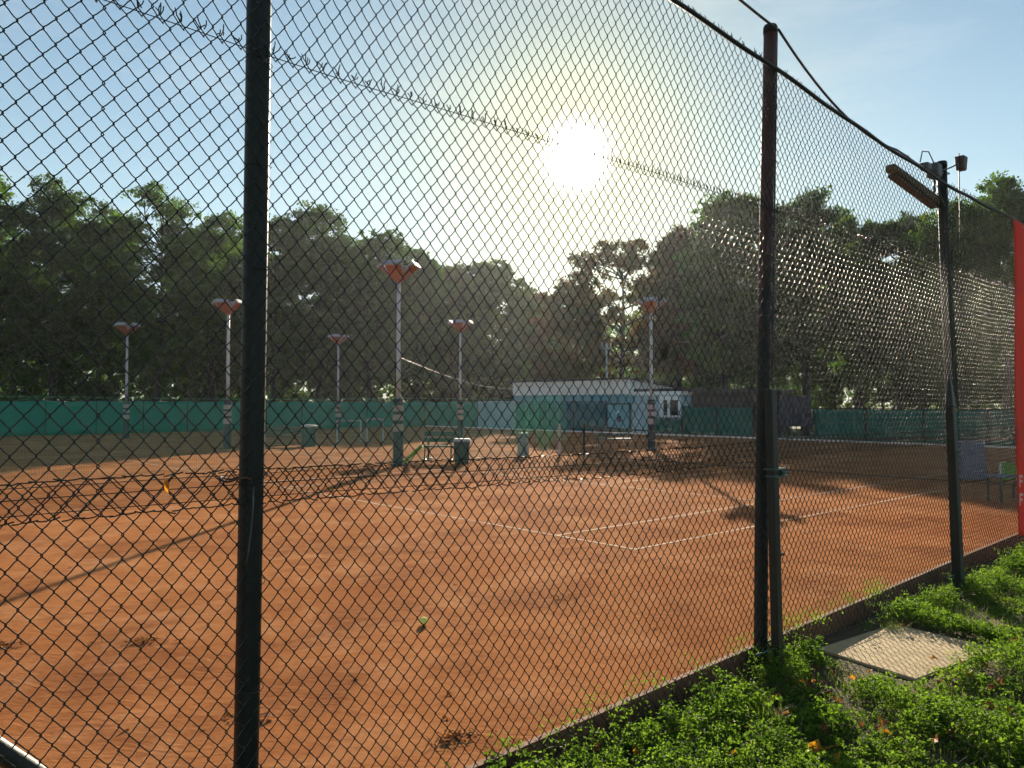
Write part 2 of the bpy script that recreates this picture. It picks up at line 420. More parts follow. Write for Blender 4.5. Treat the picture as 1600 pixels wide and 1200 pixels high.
# low sun: the air close to it is warm
wg = falloff(12.5, 1.7, 1.0); wf = wg.inputs['Strength'].links[0].from_socket
warm = nd.new('ShaderNodeMix'); warm.data_type = 'RGBA'; warm.blend_type = 'MULTIPLY'; warm.inputs['B'].default_value = (1.12, .92, .60, 1)
ln.new(wf, warm.inputs['Factor']); src = bg.inputs['Color'].links[0].from_socket; ln.new(src, warm.inputs['A']); ln.new(warm.outputs['Result'], bg.inputs['Color']); nd.remove(wg)
core = falloff(1.3, 2, 11.0); core.inputs['Color'].default_value = (1, .96, .86, 1)
halo = falloff(5.6, 1.5, .24); halo.inputs['Color'].default_value = (1, .80, .40, 1)
wide = falloff(16, 1.3, .035); wide.inputs['Color'].default_value = (1, .84, .62, 1)
ln.new(addsh(addsh(bg.outputs[0], core.outputs[0]), addsh(halo.outputs[0], wide.outputs[0])), wo.inputs['Surface'])

sc.view_settings.view_transform = 'Standard'; sc.view_settings.look = 'None'
sc.view_settings.exposure = 1.05; sc.view_settings.gamma = 1
sc.render.engine = 'CYCLES'
sc.cycles.use_denoising = True
sc.cycles.max_bounces = 6; sc.cycles.diffuse_bounces = 3; sc.cycles.transmission_bounces = 4; sc.cycles.volume_bounces = 0
sc.cycles.sample_clamp_indirect = 6; sc.cycles.use_adaptive_sampling = True; sc.cycles.adaptive_threshold = .02

# ------------------------------------------------------------------ haze
HZ = True
if HZ:
    hb = MB(); hb.hexa([(-140, -12, -2), (140, -12, -2), (140, 180, -2), (-140, 180, -2), (-140, -12, 27), (140, -12, 27), (140, 180, 27), (-140, 180, 27)])
    hm, hnt, hout = new_mat('haze_air'); pv = hnt.nodes.new('ShaderNodeVolumePrincipled')
    pv.inputs['Color'].default_value = (.88, .94, 1, 1); pv.inputs['Density'].default_value = .00022; pv.inputs['Anisotropy'].default_value = .65
    hnt.links.new(pv.outputs[0], hout.inputs['Volume'])
    ho = hb.build('haze', hm); tag(ho, 'thin sunlit haze in the air over the courts', 'haze', kind='stuff')

# ------------------------------------------------------------------ the ground
gb = MB(); nx = 60
gb.add([(-900, -300, GZ - .06), (900, -300, GZ - .06), (900, 1500, GZ - .06), (-900, 1500, GZ - .06)], [[0, 1, 2, 3]])
tag(gb.build('ground', M['grassland']), kind='structure')


def vnoise(x, y, s=1.0, seed=0):                         # cheap value noise on arrays
    r = np.random.default_rng(seed); g = r.random((64, 64))
    X = x * s; Y = y * s; i = np.floor(X).astype(int); j = np.floor(Y).astype(int); fx = X - i; fy = Y - j
    fx = fx * fx * (3 - 2 * fx); fy = fy * fy * (3 - 2 * fy); i %= 64; j %= 64; i1 = (i + 1) % 64; j1 = (j + 1) % 64
    return (g[i, j] * (1 - fx) + g[i1, j] * fx) * (1 - fy) + (g[i, j1] * (1 - fx) + g[i1, j1] * fx) * fy


def verge_z(t, n):
    return GZ + .05 * (vnoise(t + 40, n + 40, .9, 1) - .5) + .025 * (vnoise(t + 40, n + 40, 3.1, 2) - .5)


tt = np.linspace(-9, 16, 220); nn = np.linspace(-9, .42, 124)
A, B = np.meshgrid(tt, nn, indexing='ij')
V = F0 + A[..., None] * T + B[..., None] * N + verge_z(A, B)[..., None] * UP
V[..., 2] = np.where(B > -.05, GZ - .01, V[..., 2])
idx = np.arange(A.size).reshape(A.shape)
Q = np.stack([idx[:-1, :-1], idx[1:, :-1], idx[1:, 1:], idx[:-1, 1:]], -1)
tag(MB().add(V.reshape(-1, 3), Q.reshape(-1, 4)).build('grass_verge', M['soil'], smooth=True), kind='structure')

cb = MB()
NK = lambda t: .062 + .042 * np.clip(t, -6, 7)             # the kerb is not quite parallel to the fence
for a in range(-16, 31):
    n0_, n1_ = NK(a) + .042, NK(a + 1) + .042
    cb.hexa([P(a, n0_, GZ - .05), P(a + 1, n1_, GZ - .05), P(a + 1, 47.6, GZ - .05), P(a, 47.6, GZ - .05), P(a, n0_, 0), P(a + 1, n1_, 0), P(a + 1, 47.6, 0), P(a, 47.6, 0)])
cb.q = [f[[1, 2]] for f in cb.q]                          # top and the face towards the kerb
tag(cb.build('clay_court', M['clay']), kind='structure')
kb = MB()
for k in range(16):
    a = -16 + k * 3.0
    za = .010 + .006 * random.random(); a, b_ = a + .006, a + 2.994
    kb.hexa([P(a, NK(a), GZ - .05), P(b_, NK(b_), GZ - .05), P(b_, NK(b_) + .041, GZ - .05), P(a, NK(a) + .041, GZ - .05), P(a, NK(a), za), P(b_, NK(b_), za), P(b_, NK(b_) + .041, za), P(a, NK(a) + .041, za)])
tag(kb.build('kerb', M['kerb']), kind='structure')

lb = MB()


def court_lines(n_right, t_base):
    W = .045; z0, z1 = .001, .006
    nR, nl, nr, nL = n_right, n_right + 1.37, n_right + 9.6, n_right + 10.97
    tb2 = t_base + 23.77; s1, s2 = t_base + 5.485, t_base + 18.285
    for n in (nR, nL, nl, nr): lb.tn(t_base + W, tb2 - W, n - W / 2, n + W / 2, z0, z1)
    for t in (t_base, tb2): lb.tn(t, t + W, nR - W / 2, nL + W / 2, z0, z1)
    for t in (s1, s2): lb.tn(t, t + W, nl + W / 2, nr - W / 2, z0, z1)
    nc = (nR + nL) / 2
    lb.tn(s1 + W, s2, nc - W / 2, nc + W / 2, z0, z1)


court_lines(3.14, 2.40); court_lines(17.9, 2.40); court_lines(31.6, 2.4)
tag(lb.build('court_lines', M['line']), kind='structure')

# ------------------------------------------------------------------ the near chain-link fence
fence = thing('chain_link_fence', P(0, 0, GZ), 'tall dark green chain-link fence with round posts in the foreground, in front of the courts', 'fence')
RT = np.array([-9, -4, -1.13, 0, 1.9, 3.85, 6.27, 7.7, 12]); RZ = np.array([4.62, 4.47, 4.37, 4.30, 4.14, 4.04, 4.03, 4.08, 4.1])


def rail_z(t): return np.interp(t, RT, RZ)


def bulge(t, z):
    return .018 * np.sin(1.3 * t + .6 * z) * np.sin(.9 * z + .4) + .012 * (vnoise(t + 30, z + 10, 1.4, 5) - .5) * 2 + .003 * (vnoise(t + 30, z + 10, 5., 6) - .5)


def mesh_roll(zb, zt, cw, chh, n_off, phase, seed, barb_top, barb_bot, t0=-5.9, t1=8.1):
    """interlocked zig-zag wires, every one a round wire bent at the knuckles"""
    r = .00235; w_ = cw / 2; Mw = int((t1 - t0) / w_)
    zref = zt(np.array(0.)) - zb(np.array(0.)) if callable(zt) else zt - zb
    J = int(zref / (chh / 2))
    us = np.array([0, .06, .27, .5, .73, .94]); sx = np.array([0, .02, .295, .5, .705, .98])   # slight S in every leg
    k = np.arange(Mw)[:, None, None]; j = np.arange(J)[None, :, None]
    sgn = np.where((k + j) % 2 == 0, 1.0, -1.0)
    xk = t0 + k * w_ + phase
    x = xk + sgn * (w_ / 2 + r) * (1 - 2 * sx[None, None, :])
    zrow = j + us[None, None, :]
    dep = np.array([0, .9, 1.9, 2.25, 1.9, .9])[None, None, :] * sgn * r
    x = x.reshape(Mw, -1); zrow = zrow.reshape(Mw, -1) if zrow.shape[0] == Mw else np.broadcast_to(zrow, (Mw, J, 6)).reshape(Mw, -1)
    dep = np.broadcast_to(dep, (Mw, J, 6)).reshape(Mw, -1)
    zbv = zb(x); ztv = zt(x)
    z = zbv + zrow / J * (ztv - zbv)
    rr = np.random.default_rng(seed)
    jx = .0035 * (vnoise(x + 50, z + 50, 3., seed) - .5) * 2; jz = .007 * (vnoise(x + 50, z + 50, 1.7, seed + 1) - .5) * 2
    kx = .0011 * rr.standard_normal((Mw, 1))
    x2 = x + jx + kx; z2 = z + jz
    Pn = F0 + T * x2[..., None] + N * (n_off + dep + bulge(x, z))[..., None] + UP * z2[..., None]
    m = MB(); m.tubes(Pn, r, 5, ref=N)
    # cut wire ends: twisted barbs at an edge, or flat whiskers where two rolls are laced together
    for end, kind in ((-1, barb_top), (0, barb_bot)):
        if not kind: continue
        base = Pn[:, end]; u = rr.uniform(-1, 1, Mw)
        s_ = 1 if end == -1 else -1
        if kind == 'barb':
            L = rr.uniform(.018, .05, Mw)
            tip = base + T * (u * .022)[:, None] + UP * (s_ * L)[:, None] + N * (rr.normal(0, .012, Mw))[:, None]
            mid = (base + tip) / 2 + T * (rr.normal(0, .006, Mw))[:, None]
            m.tubes(np.stack([base, mid, tip], 1), r * 1.0, 5, ref=N)
            b2 = base + T * rr.normal(0, .006, Mw)[:, None]
            tip2 = base + T * (-u * .014 + rr.normal(0, .01, Mw))[:, None] + UP * (s_ * L * rr.uniform(.4, .9, Mw))[:, None]
            m.tubes(np.stack([b2, (b2 + tip2) / 2 + T * .004, tip2], 1), r, 5, ref=N)
        else:
            L = rr.uniform(.025, .05, Mw) * np.where(np.arange(Mw) % 2 == 0, 1, -1)
            tip = base + T * L[:, None] + UP * rr.normal(0, .006, Mw)[:, None] - N * .006
            m.tubes(np.stack([base, (base + tip) / 2 - UP * .002, tip], 1), r * 1.1, 5, ref=UP)
    return m.build('mesh_roll', M['wire'], fence, smooth=True)


cst = lambda c: (lambda x: np.full_like(np.asarray(x, float), c) + .012 * np.sin(1.1 * np.asarray(x)))
seam2 = lambda x: 3.225 + .02 * np.sin(.9 * np.asarray(x) + 1) - .004 * np.asarray(x)
mesh_roll(cst(-.085), cst(1.53), .0705, .083, -.062, .01, 21, 'whisker', None)
mesh_roll(cst(1.39), seam2, .0745, .0885, -.070, .025, 31, 'barb', 'whisker')
mesh_roll(lambda x: seam2(x) - .03, lambda x: rail_z(x) + .01, .0745, .0885, -.062, .0, 41, 'barb', None)

ts = np.linspace(-8.5, 11.6, 260)
rl = MB(); rl.tubes(F0 + ts[:, None] * T + N * -.075 + (rail_z(ts) + .006 * np.sin(ts * 5))[:, None] * UP, .016, 8)
rl.build('top_rail', M['post'], fence, smooth=True)
for zf, nz in ((lambda x: 1.47 + .012 * np.sin(1.1 * x), -.078), (lambda x: 1.42 + .010 * np.sin(1.3 * x + 1), -.079), (lambda x: seam2(x) - .012, -.077), (lambda x: np.full_like(x, -.06), -.07)):
    tw = MB(); tw.tubes(F0 + ts[:, None] * T + N * nz + (zf(ts))[:, None] * UP + N * bulge(ts, np.full_like(ts, 1.5))[:, None], .0019, 6)
    tw.build('tension_wire', M['wire'], fence, smooth=True)

# posts: (t, top z, lean along t at the top)
for t, ztop, lean in ((-8.0, 4.75, 0), (-3.87, 4.80, .04), (0, 4.64, .20), (3.83, 4.325, -.22), (7.72, 4.4, .0), (11.6, 4.4, 0)):
    pb = MB(); u = np.linspace(0, 1, 9)
    pts = np.array([P(t + lean * (a - .12), 0 + .012 * math.sin(a * 4 + t), GZ - .3 + (ztop - GZ + .3) * a) for a in u])
    pb.tubes(pts, .049, 20, cap=True); pb.build('post', M['flare_tint_post'] if t == 0 else M['post'], fence, smooth=True)
    cp = MB(); c = pts[-1]
    cp.tubes(np.array([c + UP * a for a in (-.05, -.005, .012, .02)]), np.array([.054, .054, .046, .01]), 20, cap=True)
    cp.build('post_cap', M['post'], bpy.context.scene.objects[[o.name for o in fence.children if o.name.startswith('post')][-1]], smooth=True)
# reinforcing stub posts and their clamps
for t, nn_, ztop, lean, wd in ((t_on(1213, -.15), -.15, 1.90, -.045, .037), (t_on(1495, -.13), -.13, 2.05, -.14, .05)):
    sb = MB(); a = P(t, nn_, GZ - .2); b = P(t + lean, nn_ + .02, ztop)
    d = (T * .7 + N * .7); e = (T * .7 - N * .7)
    ring = lambda c, w2: [c - T * w2 - N * w2 * .8, c + T * w2 - N * w2 * .8, c + T * w2 + N * w2 * .8, c - T * w2 + N * w2 * .8]
    if ztop < 2:
        sb.hexa(ring(a, wd) + ring(b, wd))
    else:
        m1 = a + (b - a) * .88
        sb.hexa(ring(a, wd * 1.1) + ring(m1, wd)); sb.hexa(ring(m1 + UP * .001, wd) + ring(b, wd * .35))
    st_ = sb.build('stub_post', M['stub'], fence)
    bv = st_.modifiers.new('bevel', 'BEVEL'); bv.width = .008; bv.segments = 2
    for zc, big in ((1.33, True), (.06, False)):
        cl = MB(); c = a + (b - a) * ((zc - a[2]) / (b[2] - a[2]))
        if big:
            cl.obox(c + T * .035 - N * .005, T * .085, N * .048, UP * .006); cl.obox(c + T * .035 - N * .012 - UP * .05, T * .082, N * .046, UP * .006)
            cl.obox(c + T * .10 - UP * .025, T * .018, N * .03, UP * .019)
            cl.pipe(c + T * .04 - N * .055 - UP * .025, c + T * .13 - N * .055 - UP * .025, .008, 8)
        else:
            cl.pipe(c - T * .25 + N * .02, c + T * .10, .007, 8); cl.obox(c + T * .075, T * .014, N * .016, UP * .016)
        cl.build('clamp', M['clamp'], st_)
    bolt = MB(); c = a + (b - a) * ((.72 - a[2]) / (b[2] - a[2])); bolt.pipe(c + T * .03 - N * .02, c + T * .075 - N * .02, .012, 8); bolt.pipe(c + T * .06 - UP * .06, c + T * .06 - UP * .01, .005, 6)
    bolt.build('bolt', M['stub'], st_)
fpt = lambda px, py, n: (t_on(px, n), at(px, py, P(t_on(px, n), n)[1])[2])
(tA, zA), (tB_, zB) = fpt(0, 1168, .09), fpt(70, 1214, .09); sl_ = (zB - zA) / (tB_ - tA)
br = MB(); br.pipe(P(-8, .09, zA + sl_ * (-8 - tA)), P(tA + (-.25 - zA) / sl_, .09, -.25), .036, 16, segs=6); br.build('brace', M['stub'], fence, smooth=True)
# tension bar, rusty tie and loose rod at the first post; strap cable at the second
tb = MB(); tb.tubes(np.array([P(-3.795 + .004 * math.sin(z * 3), .02, z) for z in np.linspace(1.5, 4.3, 14)]), .006, 8, cap=True); tb.build('tension_bar', M['gear'], fence, smooth=True)
ti = MB()
a_ = np.linspace(0, 2 * np.pi, 20)
ti.tubes(np.array([P(-3.92 + .062 * math.cos(a), .062 * math.sin(a) - .008, 1.50 + .008 * math.sin(3 * a)) for a in a_]), .0045, 6)
ti.build('tie_ring', M['rust'], fence, smooth=True)
rd = MB(); rd.tubes(np.array([P(-3.885, -.085, 1.47), P(-3.89, -.09, 1.36), P(-3.905, -.09, 1.22), P(-3.915, -.088, 1.17)]), .0032, 8, cap=True); rd.build('tie_rod', M['gear'], fence, smooth=True)
tw = MB(); rr = np.random.default_rng(3)
for tpost in (-3.87, .0, 3.80):
    for zc in np.arange(.25, 4.2, .42):
        a_ = np.linspace(0, 2 * np.pi, 12)
        tw = MB(); tw.tubes(np.array([P(tpost + (.2 if tpost == 0 else -.2 if tpost > 1 else .04) * (zc + .14) / 4.7 + .0535 * math.cos(a), .061 * math.sin(a) - .010, zc + .012 * math.sin(a)) for a in a_]), .0018, 5); tw.build('tie_wire', M['wire'], fence, smooth=True)


# one dead orange leaf caught in the mesh
lf = MB(); c = P(-4.22, -.09, 1.50)
lf.add([c + UP * .022, c + T * .013 + UP * .004, c + T * .010 - UP * .034, c - T * .004 - UP * .014, c - T * .009 + UP * .012, c + N * -.012], None, [[0, 5, 1], [1, 5, 2], [2, 5, 3], [3, 5, 4], [4, 5, 0]])
lf.tubes(np.array([c + UP * .02, c + UP * .04 - T * .004, c + UP * .06 - T * .003]), .0012, 5)
tag(lf.build('autumn_leaf', M['leaf_orange']), 'small orange autumn leaf caught in the wire fence just left of the nearest post', 'leaf')

# overhead cable, junction box, strip floodlight
p2 = P(.17, 0, 4.62)
cab = MB()


def sag(a, b, s, k=16):
    u = np.linspace(0, 1, k)[:, None]; return a + (b - a) * u - UP * s * 4 * u * (1 - u)


cab.tubes(sag(P(-3.4, -.02, 5.35), p2 - N * .05, .10), .010, 8)
railpt = P(2.33, -.06, 4.16)
cab.tubes(sag(p2 - N * .055 + T * .04, railpt, .16), .010, 8)
railpt2 = P(2.55, -.06, 4.15); box = P(3.92, -.05, 4.36)
cab.tubes(np.concatenate([sag(railpt, railpt2, 0, 4), sag(railpt2 + T * .02, box, .10, 14)]), .008, 8)
cab.tubes(np.array([P(.17 + .062 - .045 * (4.55 - z) / 4.6 * 3 if False else .235 - .2 * (4.6 - z) / 4.75, -.03, z) for z in np.linspace(4.6, 2.0, 24)]), .007, 7)
tag(cab.build('power_cable', M['cable'], smooth=True), 'black power cable sagging between the tops of the fence posts', 'cable')
jb = thing('junction_box', box, 'small dark brown box fixed to the top of the leaning third post', 'box')
b = MB(); c = box + T * .10 + UP * .02
b.hexa([c + T * x * .062 + N * y * .05 + UP * z * .075 * 1.0 for z, s_ in ((-1, .8), (1, 1)) for x, y in ((-s_, -s_), (s_, -s_), (s_, s_), (-s_, s_))])
jo = b.build('case', M['brown'], jb); bv = jo.modifiers.new('b', 'BEVEL'); bv.width = .012; bv.segments = 2
b = MB(); b.pipe(box + T * .035 + UP * .12, P(3.93, -.06, 2.9), .006, 8); b.build('conduit', M['cable'], jb, smooth=True)
fl = thing('floodlight', P(3.3, .02, 4.0), 'long tan strip floodlight hung behind the mesh beside the third post', 'lamp')
b = MB(); c0 = P(2.56, .05, 4.10); c1 = P(3.70, .02, 3.93)
u = (c1 - c0) / np.linalg.norm(c1 - c0); v = np.cross(N, u); 
b.hexa([c0 + N * .0 - v * .015, c1 - v * .03, c1 - v * .03 + N * .13, c0 - v * .015 + N * .10, c0 - N * .0 + v * .06, c1 + v * .07, c1 + v * .07 + N * .13, c0 + v * .06 + N * .10])
o = b.build('diffuser', M['lens'], fl); bv = o.modifiers.new('b', 'BEVEL'); bv.width = .02; bv.segments = 2
b = MB(); b.obox((c0 + c1) / 2 + v * .078 + N * .06, u * .50, N * .04, v * .012); b.build('housing', M['gear'], fl)
b = MB(); cg = P(3.34, -.02, 4.17)
b.obox(cg, T * .062, N * .06, UP * .068); b.obox(cg - T * .22 - UP * .0, T * .06, N * .045, UP * .036); b.obox(cg + T * .02 + UP * .075, T * .035, N * .03, UP * .016)
o = b.build('ballast', M['gear'], fl); bv = o.modifiers.new('b', 'BEVEL'); bv.width = .02; bv.segments = 2
b = MB(); b.pipe(cg, P(3.80, 0, 4.24), .012, 8); b.tubes(np.array([cg + UP * .08, cg - T * .14 + UP * .17, cg - T * .30 + UP * .14, cg - T * .36 + UP * .02]), .006, 7)
b.tubes(np.array([cg + T * .1 - UP * .05, cg + T * .14 - UP * .2, cg + T * .3 - UP * .33, P(3.8, 0, 3.84)]), .008, 7); b.pipe(cg - UP * .08, cg - UP * .22, .012, 8)
b.build('bracket', M['gear'], fl, smooth=True)

BT0 = t_on(1588, -.105)
# red banner laced to the outside of the fence
bn = thing('red_banner', P(BT0, -.1, .2), 'red cloth banner laced to the fence at the right edge of the photo', 'banner')
tg = np.linspace(BT0, 9.4, 50); zg = np.linspace(.20, 4.0, 60); A, B = np.meshgrid(tg, zg, indexing='ij')
off = -.105 - .015 * np.sin(A * 5 + B) - .012 * np.sin(B * 2.3) - .01 * np.sin(A * 13 + B * 2)
V = F0 + A[..., None] * T + off[..., None] * N + (B + .02 * np.sin(A * 6))[..., None] * UP
idx = np.arange(A.size).reshape(A.shape); Q = np.stack([idx[:-1, :-1], idx[1:, :-1], idx[1:, 1:], idx[:-1, 1:]], -1)
o = MB().add(V.reshape(-1, 3), Q.reshape(-1, 4)).build('cloth', M['red'], bn, smooth=True); sm = o.modifiers.new('s', 'SOLIDIFY'); sm.thickness = .002
def banner_pt(t, z): return P(t, -.105 - .015 * math.sin(t * 5 + z) - .012 * math.sin(z * 2.3) - .01 * math.sin(t * 13 + z * 2) - .004, z + .02 * math.sin(t * 6))
b = MB()
for z0 in (.78, .56):
    for (ta, tb_, za, zb_) in ((BT0 + .06, BT0 + .09, 0, .15), (BT0 + .09, BT0 + .17, .12, .15), (BT0 + .09, BT0 + .15, .06, .09)):
        b.add([banner_pt(ta, z0 + za), banner_pt(tb_, z0 + za), banner_pt(tb_, z0 + zb_), banner_pt(ta, z0 + zb_)], [[0, 1, 2, 3]])
b.build('lettering', M['letter'], bn)

# ------------------------------------------------------------------ slab, leaves, weeds
sl = MB()
c4 = [gnd(1276, 1010, GZ + .03), gnd(1432, 1056, GZ + .03), gnd(1562, 1010, GZ + .03), gnd(1396, 972, GZ + .03)]
q = np.array(c4); q[:, 2] = GZ - .05; q2 = q.copy(); q2[:, 2] = GZ + .016; q2[1, 2] = GZ + .008
sl.hexa(list(q) + list(q2))
o = sl.build('concrete_slab', M['slab']); tag(o, 'flat tan concrete slab lying in the grass against the fence', 'slab')
bv = o.modifiers.new('b', 'BEVEL'); bv.width = .01; bv.segments = 2
slab_c = q2.mean(0)


def verge_samples(k, seed, t0=-4.5, t1=12., n0=-5.5, n1=-.02):
    r = np.random.default_rng(seed)
    t = r.uniform(t0, t1, k); n = r.uniform(n0, n1, k)
    p = F0 + t[:, None] * T + n[:, None] * N
    vis = (p[:, 1] > 2.2) & (np.abs(p[:, 0]) < p[:, 1] * .85 + .6)
    return r, t[vis], n[vis]


def on_slab(p):
    qq = q2[:, :2]; ins = np.ones(len(p), bool)
    for i in range(4):
        a = qq[i]; b_ = qq[(i + 1) % 4]; e = b_ - a; d = p[:, :2] - a
        ins &= (e[0] * d[:, 1] - e[1] * d[:, 0]) > (-.16 if i == 0 else -.07)
    return ins


bare = gnd(1285, 1050, GZ)[:2]


def lush(t, n, p):                                       # 0 bare .. 1 lush
    f = .62 * vnoise(t + 20, n + 20, 1.5, 8) + .38 * vnoise(t + 20, n + 20, 4.0, 9)
    f = (f - .25) / .34
    d = np.linalg.norm((p[:, :2] - bare) * [.8, 1.3], axis=1); f -= 1.0 * np.exp(-(d / .33) ** 2)
    near = np.exp(-((n + .12) / .16) ** 2) * .35                # ranker growth along the fence foot
    return np.clip(f + near, 0, 1)


def kites(c, ax, nrm, L, Wd):                            # leaf-like quads: base, side, tip, side
    s_ = np.cross(nrm, ax); s_ /= np.linalg.norm(s_, axis=1, keepdims=True) + 1e-9
    v = np.stack([c, c + ax * (L * .55)[:, None] + s_ * (Wd / 2)[:, None] + nrm * (L * .08)[:, None], c + ax * L[:, None], c + ax * (L * .55)[:, None] - s_ * (Wd / 2)[:, None] + nrm * (L * .08)[:, None]], 1)
    return v.reshape(-1, 3), np.arange(len(c) * 4).reshape(-1, 4)


def rand_unit(r, k):
    v = r.standard_normal((k, 3)); return v / np.linalg.norm(v, axis=1, keepdims=True)


wm = MB()
r, t, n = verge_samples(44000, 51)
p = F0 + t[:, None] * T + n[:, None] * N; L_ = lush(t, n, p); keep = (r.random(len(t)) < (L_ * 1.1 + .03) * np.clip((NK(t) - .05 - n) / .16, .05, 1)) & ~on_slab(p)
t, n, p, L_ = t[keep], n[keep], p[keep], L_[keep]; p[:, 2] = verge_z(t, n)
hgt = .72 * (.03 + (.13 + .12 * vnoise(p[:, 0] + 60, p[:, 1] + 60, 1.1, 23)) * L_ ** 1.3 * r.uniform(.3, 1.15, len(t))) * (1 + .35 * np.exp(-((n + .15) / .25) ** 2))
K = 17
lean = r.normal(0, .25, (len(t), 2))
fr = r.uniform(.12, 1, (len(t), K)) ** .6; ang = r.uniform(0, 2 * np.pi, (len(t), K)); rad = r.uniform(.005, .05, (len(t), K))
c = p[:, None, :] + np.zeros((1, K, 3))
c[..., 2] += fr * hgt[:, None]
c[..., 0] += lean[:, 0:1] * fr * hgt[:, None] + np.cos(ang) * rad; c[..., 1] += lean[:, 1:2] * fr * hgt[:, None] + np.sin(ang) * rad
C3 = c.reshape(-1, 3); k = len(C3)
for rep in range(2):
    ax = rand_unit(r, k); ax[:, 2] = ax[:, 2] * .6 + .1; ax /= np.linalg.norm(ax, axis=1, keepdims=True)
    nr = rand_unit(r, k) * .75 + [.05, .55, .6]; nr -= ax * np.sum(nr * ax, 1, keepdims=True); nr /= np.linalg.norm(nr, axis=1, keepdims=True)
    Ls = r.uniform(.011, .026, k) * (.60 + .9 * np.repeat(vnoise(p[:, 0] + 30, p[:, 1] + 30, 2.2, 17), K)); v_, q_ = kites(C3, ax, nr, Ls, Ls * r.uniform(.5, .8, k)); wm.add(v_, q_)
sp = np.stack([p, p + np.stack([lean[:, 0] * hgt * .5, lean[:, 1] * hgt * .5, hgt * .55], 1), p + np.stack([lean[:, 0] * hgt, lean[:, 1] * hgt, hgt], 1)], 1)
wm.tubes(sp, .0011, 3, ref=np.array([1., .2, 0]))
o = wm.build('weeds', M['weed']); tag(o, 'low leafy green weeds covering the ground outside the fence', 'weeds', kind='stuff')

gm = MB()


def blades(r, base, L, lean, width):
    k = len(base); d = r.uniform(0, 2 * np.pi, k); D = np.stack([np.cos(d), np.sin(d), np.zeros(k)], 1); side = np.stack([-np.sin(d), np.cos(d), np.zeros(k)], 1)
    lv = []
    for f, wf in ((0, 1), (.4, .85), (.75, .5), (1, .05)):
        c = base + UP * (L * f * (1 - .35 * lean * f))[:, None] + D * (L * lean * f * f)[:, None]
        lv.append(c - side * (width * wf / 2)[:, None]); lv.append(c + side * (width * wf / 2)[:, None])
    V = np.stack(lv, 1); i = np.arange(k)[:, None] * 8
    Q = np.concatenate([i + np.array([[0, 1, 3, 2]]), i + np.array([[2, 3, 5, 4]]), i + np.array([[4, 5, 7, 6]])])
    return V.reshape(-1, 3), Q


r, t, n = verge_samples(120000, 52)
p = F0 + t[:, None] * T + n[:, None] * N; L_ = lush(t, n, p); far = np.clip((t - 2.6) / 3, 0, 1)
keep = (r.random(len(t)) < (.55 + .4 * far) * (1.1 - .55 * L_) * np.clip((NK(t) - .04 - n) / .14, .04, 1)) & ~on_slab(p)
t, n, p, far = t[keep], n[keep], p[keep], far[keep]; p[:, 2] = verge_z(t, n) - .005
k = len(t); v_, q_ = blades(r, p, r.uniform(.03, .14, k) * (1 + .25 * far), r.uniform(.2, .95, k), r.uniform(.002, .0045, k)); gm.add(v_, q_)
o = gm.build('grass', M['blade']); tag(o, 'short mixed grass among the weeds outside the fence', 'grass', kind='stuff')

r, t, n = verge_samples(1500, 53)
p = F0 + t[:, None] * T + n[:, None] * N; keep = ~on_slab(p) & (n < NK(t) - .1); p = p[keep]; p[:, 2] = GZ - .01; k = len(p)
a2 = r.normal(0, .07, (k, 2)); h2 = r.uniform(.06, .22, k); tip = p + np.stack([a2[:, 0], a2[:, 1], h2], 1); mid = (p + tip) / 2 + r.normal(0, .012, (k, 3))
dm = MB(); dm.tubes(np.stack([p, mid, tip], 1), .0011, 3, ref=np.array([1., .2, 0]))
o = dm.build('dry_stalks', principled('dry_straw', (.34, .27, .13), .8, .3, 6, 0)); tag(o, 'thin dry stalks standing and lying among the weeds', 'stalks', kind='stuff')
# clover and creepers that have crept over the kerb on to the clay
r = np.random.default_rng(61); k0 = 60; tt_ = r.uniform(-2.6, 2.6, k0); ov = MB()
cen = F0 + tt_[:, None] * T + (NK(tt_) + r.uniform(-.08, .12, k0))[:, None] * N + UP * .01
kk = 26; C3 = (cen[:, None, :] + r.normal(0, 1, (k0, kk, 3)) * [.045, .045, .0] + UP * r.uniform(0, .09, (k0, kk, 1))).reshape(-1, 3); k = len(C3)
ax = rand_unit(r, k); nr = rand_unit(r, k) * .75 + [.05, .55, .6]; nr -= ax * np.sum(nr * ax, 1, keepdims=True); nr /= np.linalg.norm(nr, axis=1, keepdims=True)
Ls = r.uniform(.010, .022, k); v_, q_ = kites(C3, ax, nr, Ls, Ls * .65); ov.add(v_, q_)
o = ov.build('creeping_weeds', M['weed']); tag(o, 'weeds creeping through the fence over the kerb', 'weeds', kind='stuff')

tufts = [(1205, 1130, .20, 'green grass tuft among the weeds below the second fence post'), (1475, 940, .22, 'shaggy grass tuft at the foot of the leaning third post'),
         (1395, 985, .14, 'grass tuft hanging over the far corner of the concrete slab'), (1560, 1190, .16, 'grass tuft low in the bottom right corner of the photo'), (1010, 1165, .15, 'sparse grass tuft near the kerb at the bottom middle of the photo')]
for px, py, hh, lab in tufts:
    g = MB(); c = gnd(px, py, GZ); k = 130; r = np.random.default_rng(px)
    base = c + np.stack([r.normal(0, .045, k), r.normal(0, .045, k), np.zeros(k)], 1); base[:, 2] = GZ - .02
    v_, q_ = blades(r, base, r.uniform(.5, 1.15, k) * hh, r.uniform(.15, 1.1, k), r.uniform(.0025, .0045, k)); g.add(v_, q_)
    tag(g.build('grass_tuft', M['blade']), lab, 'grass tuft', 'grass tufts on the verge')

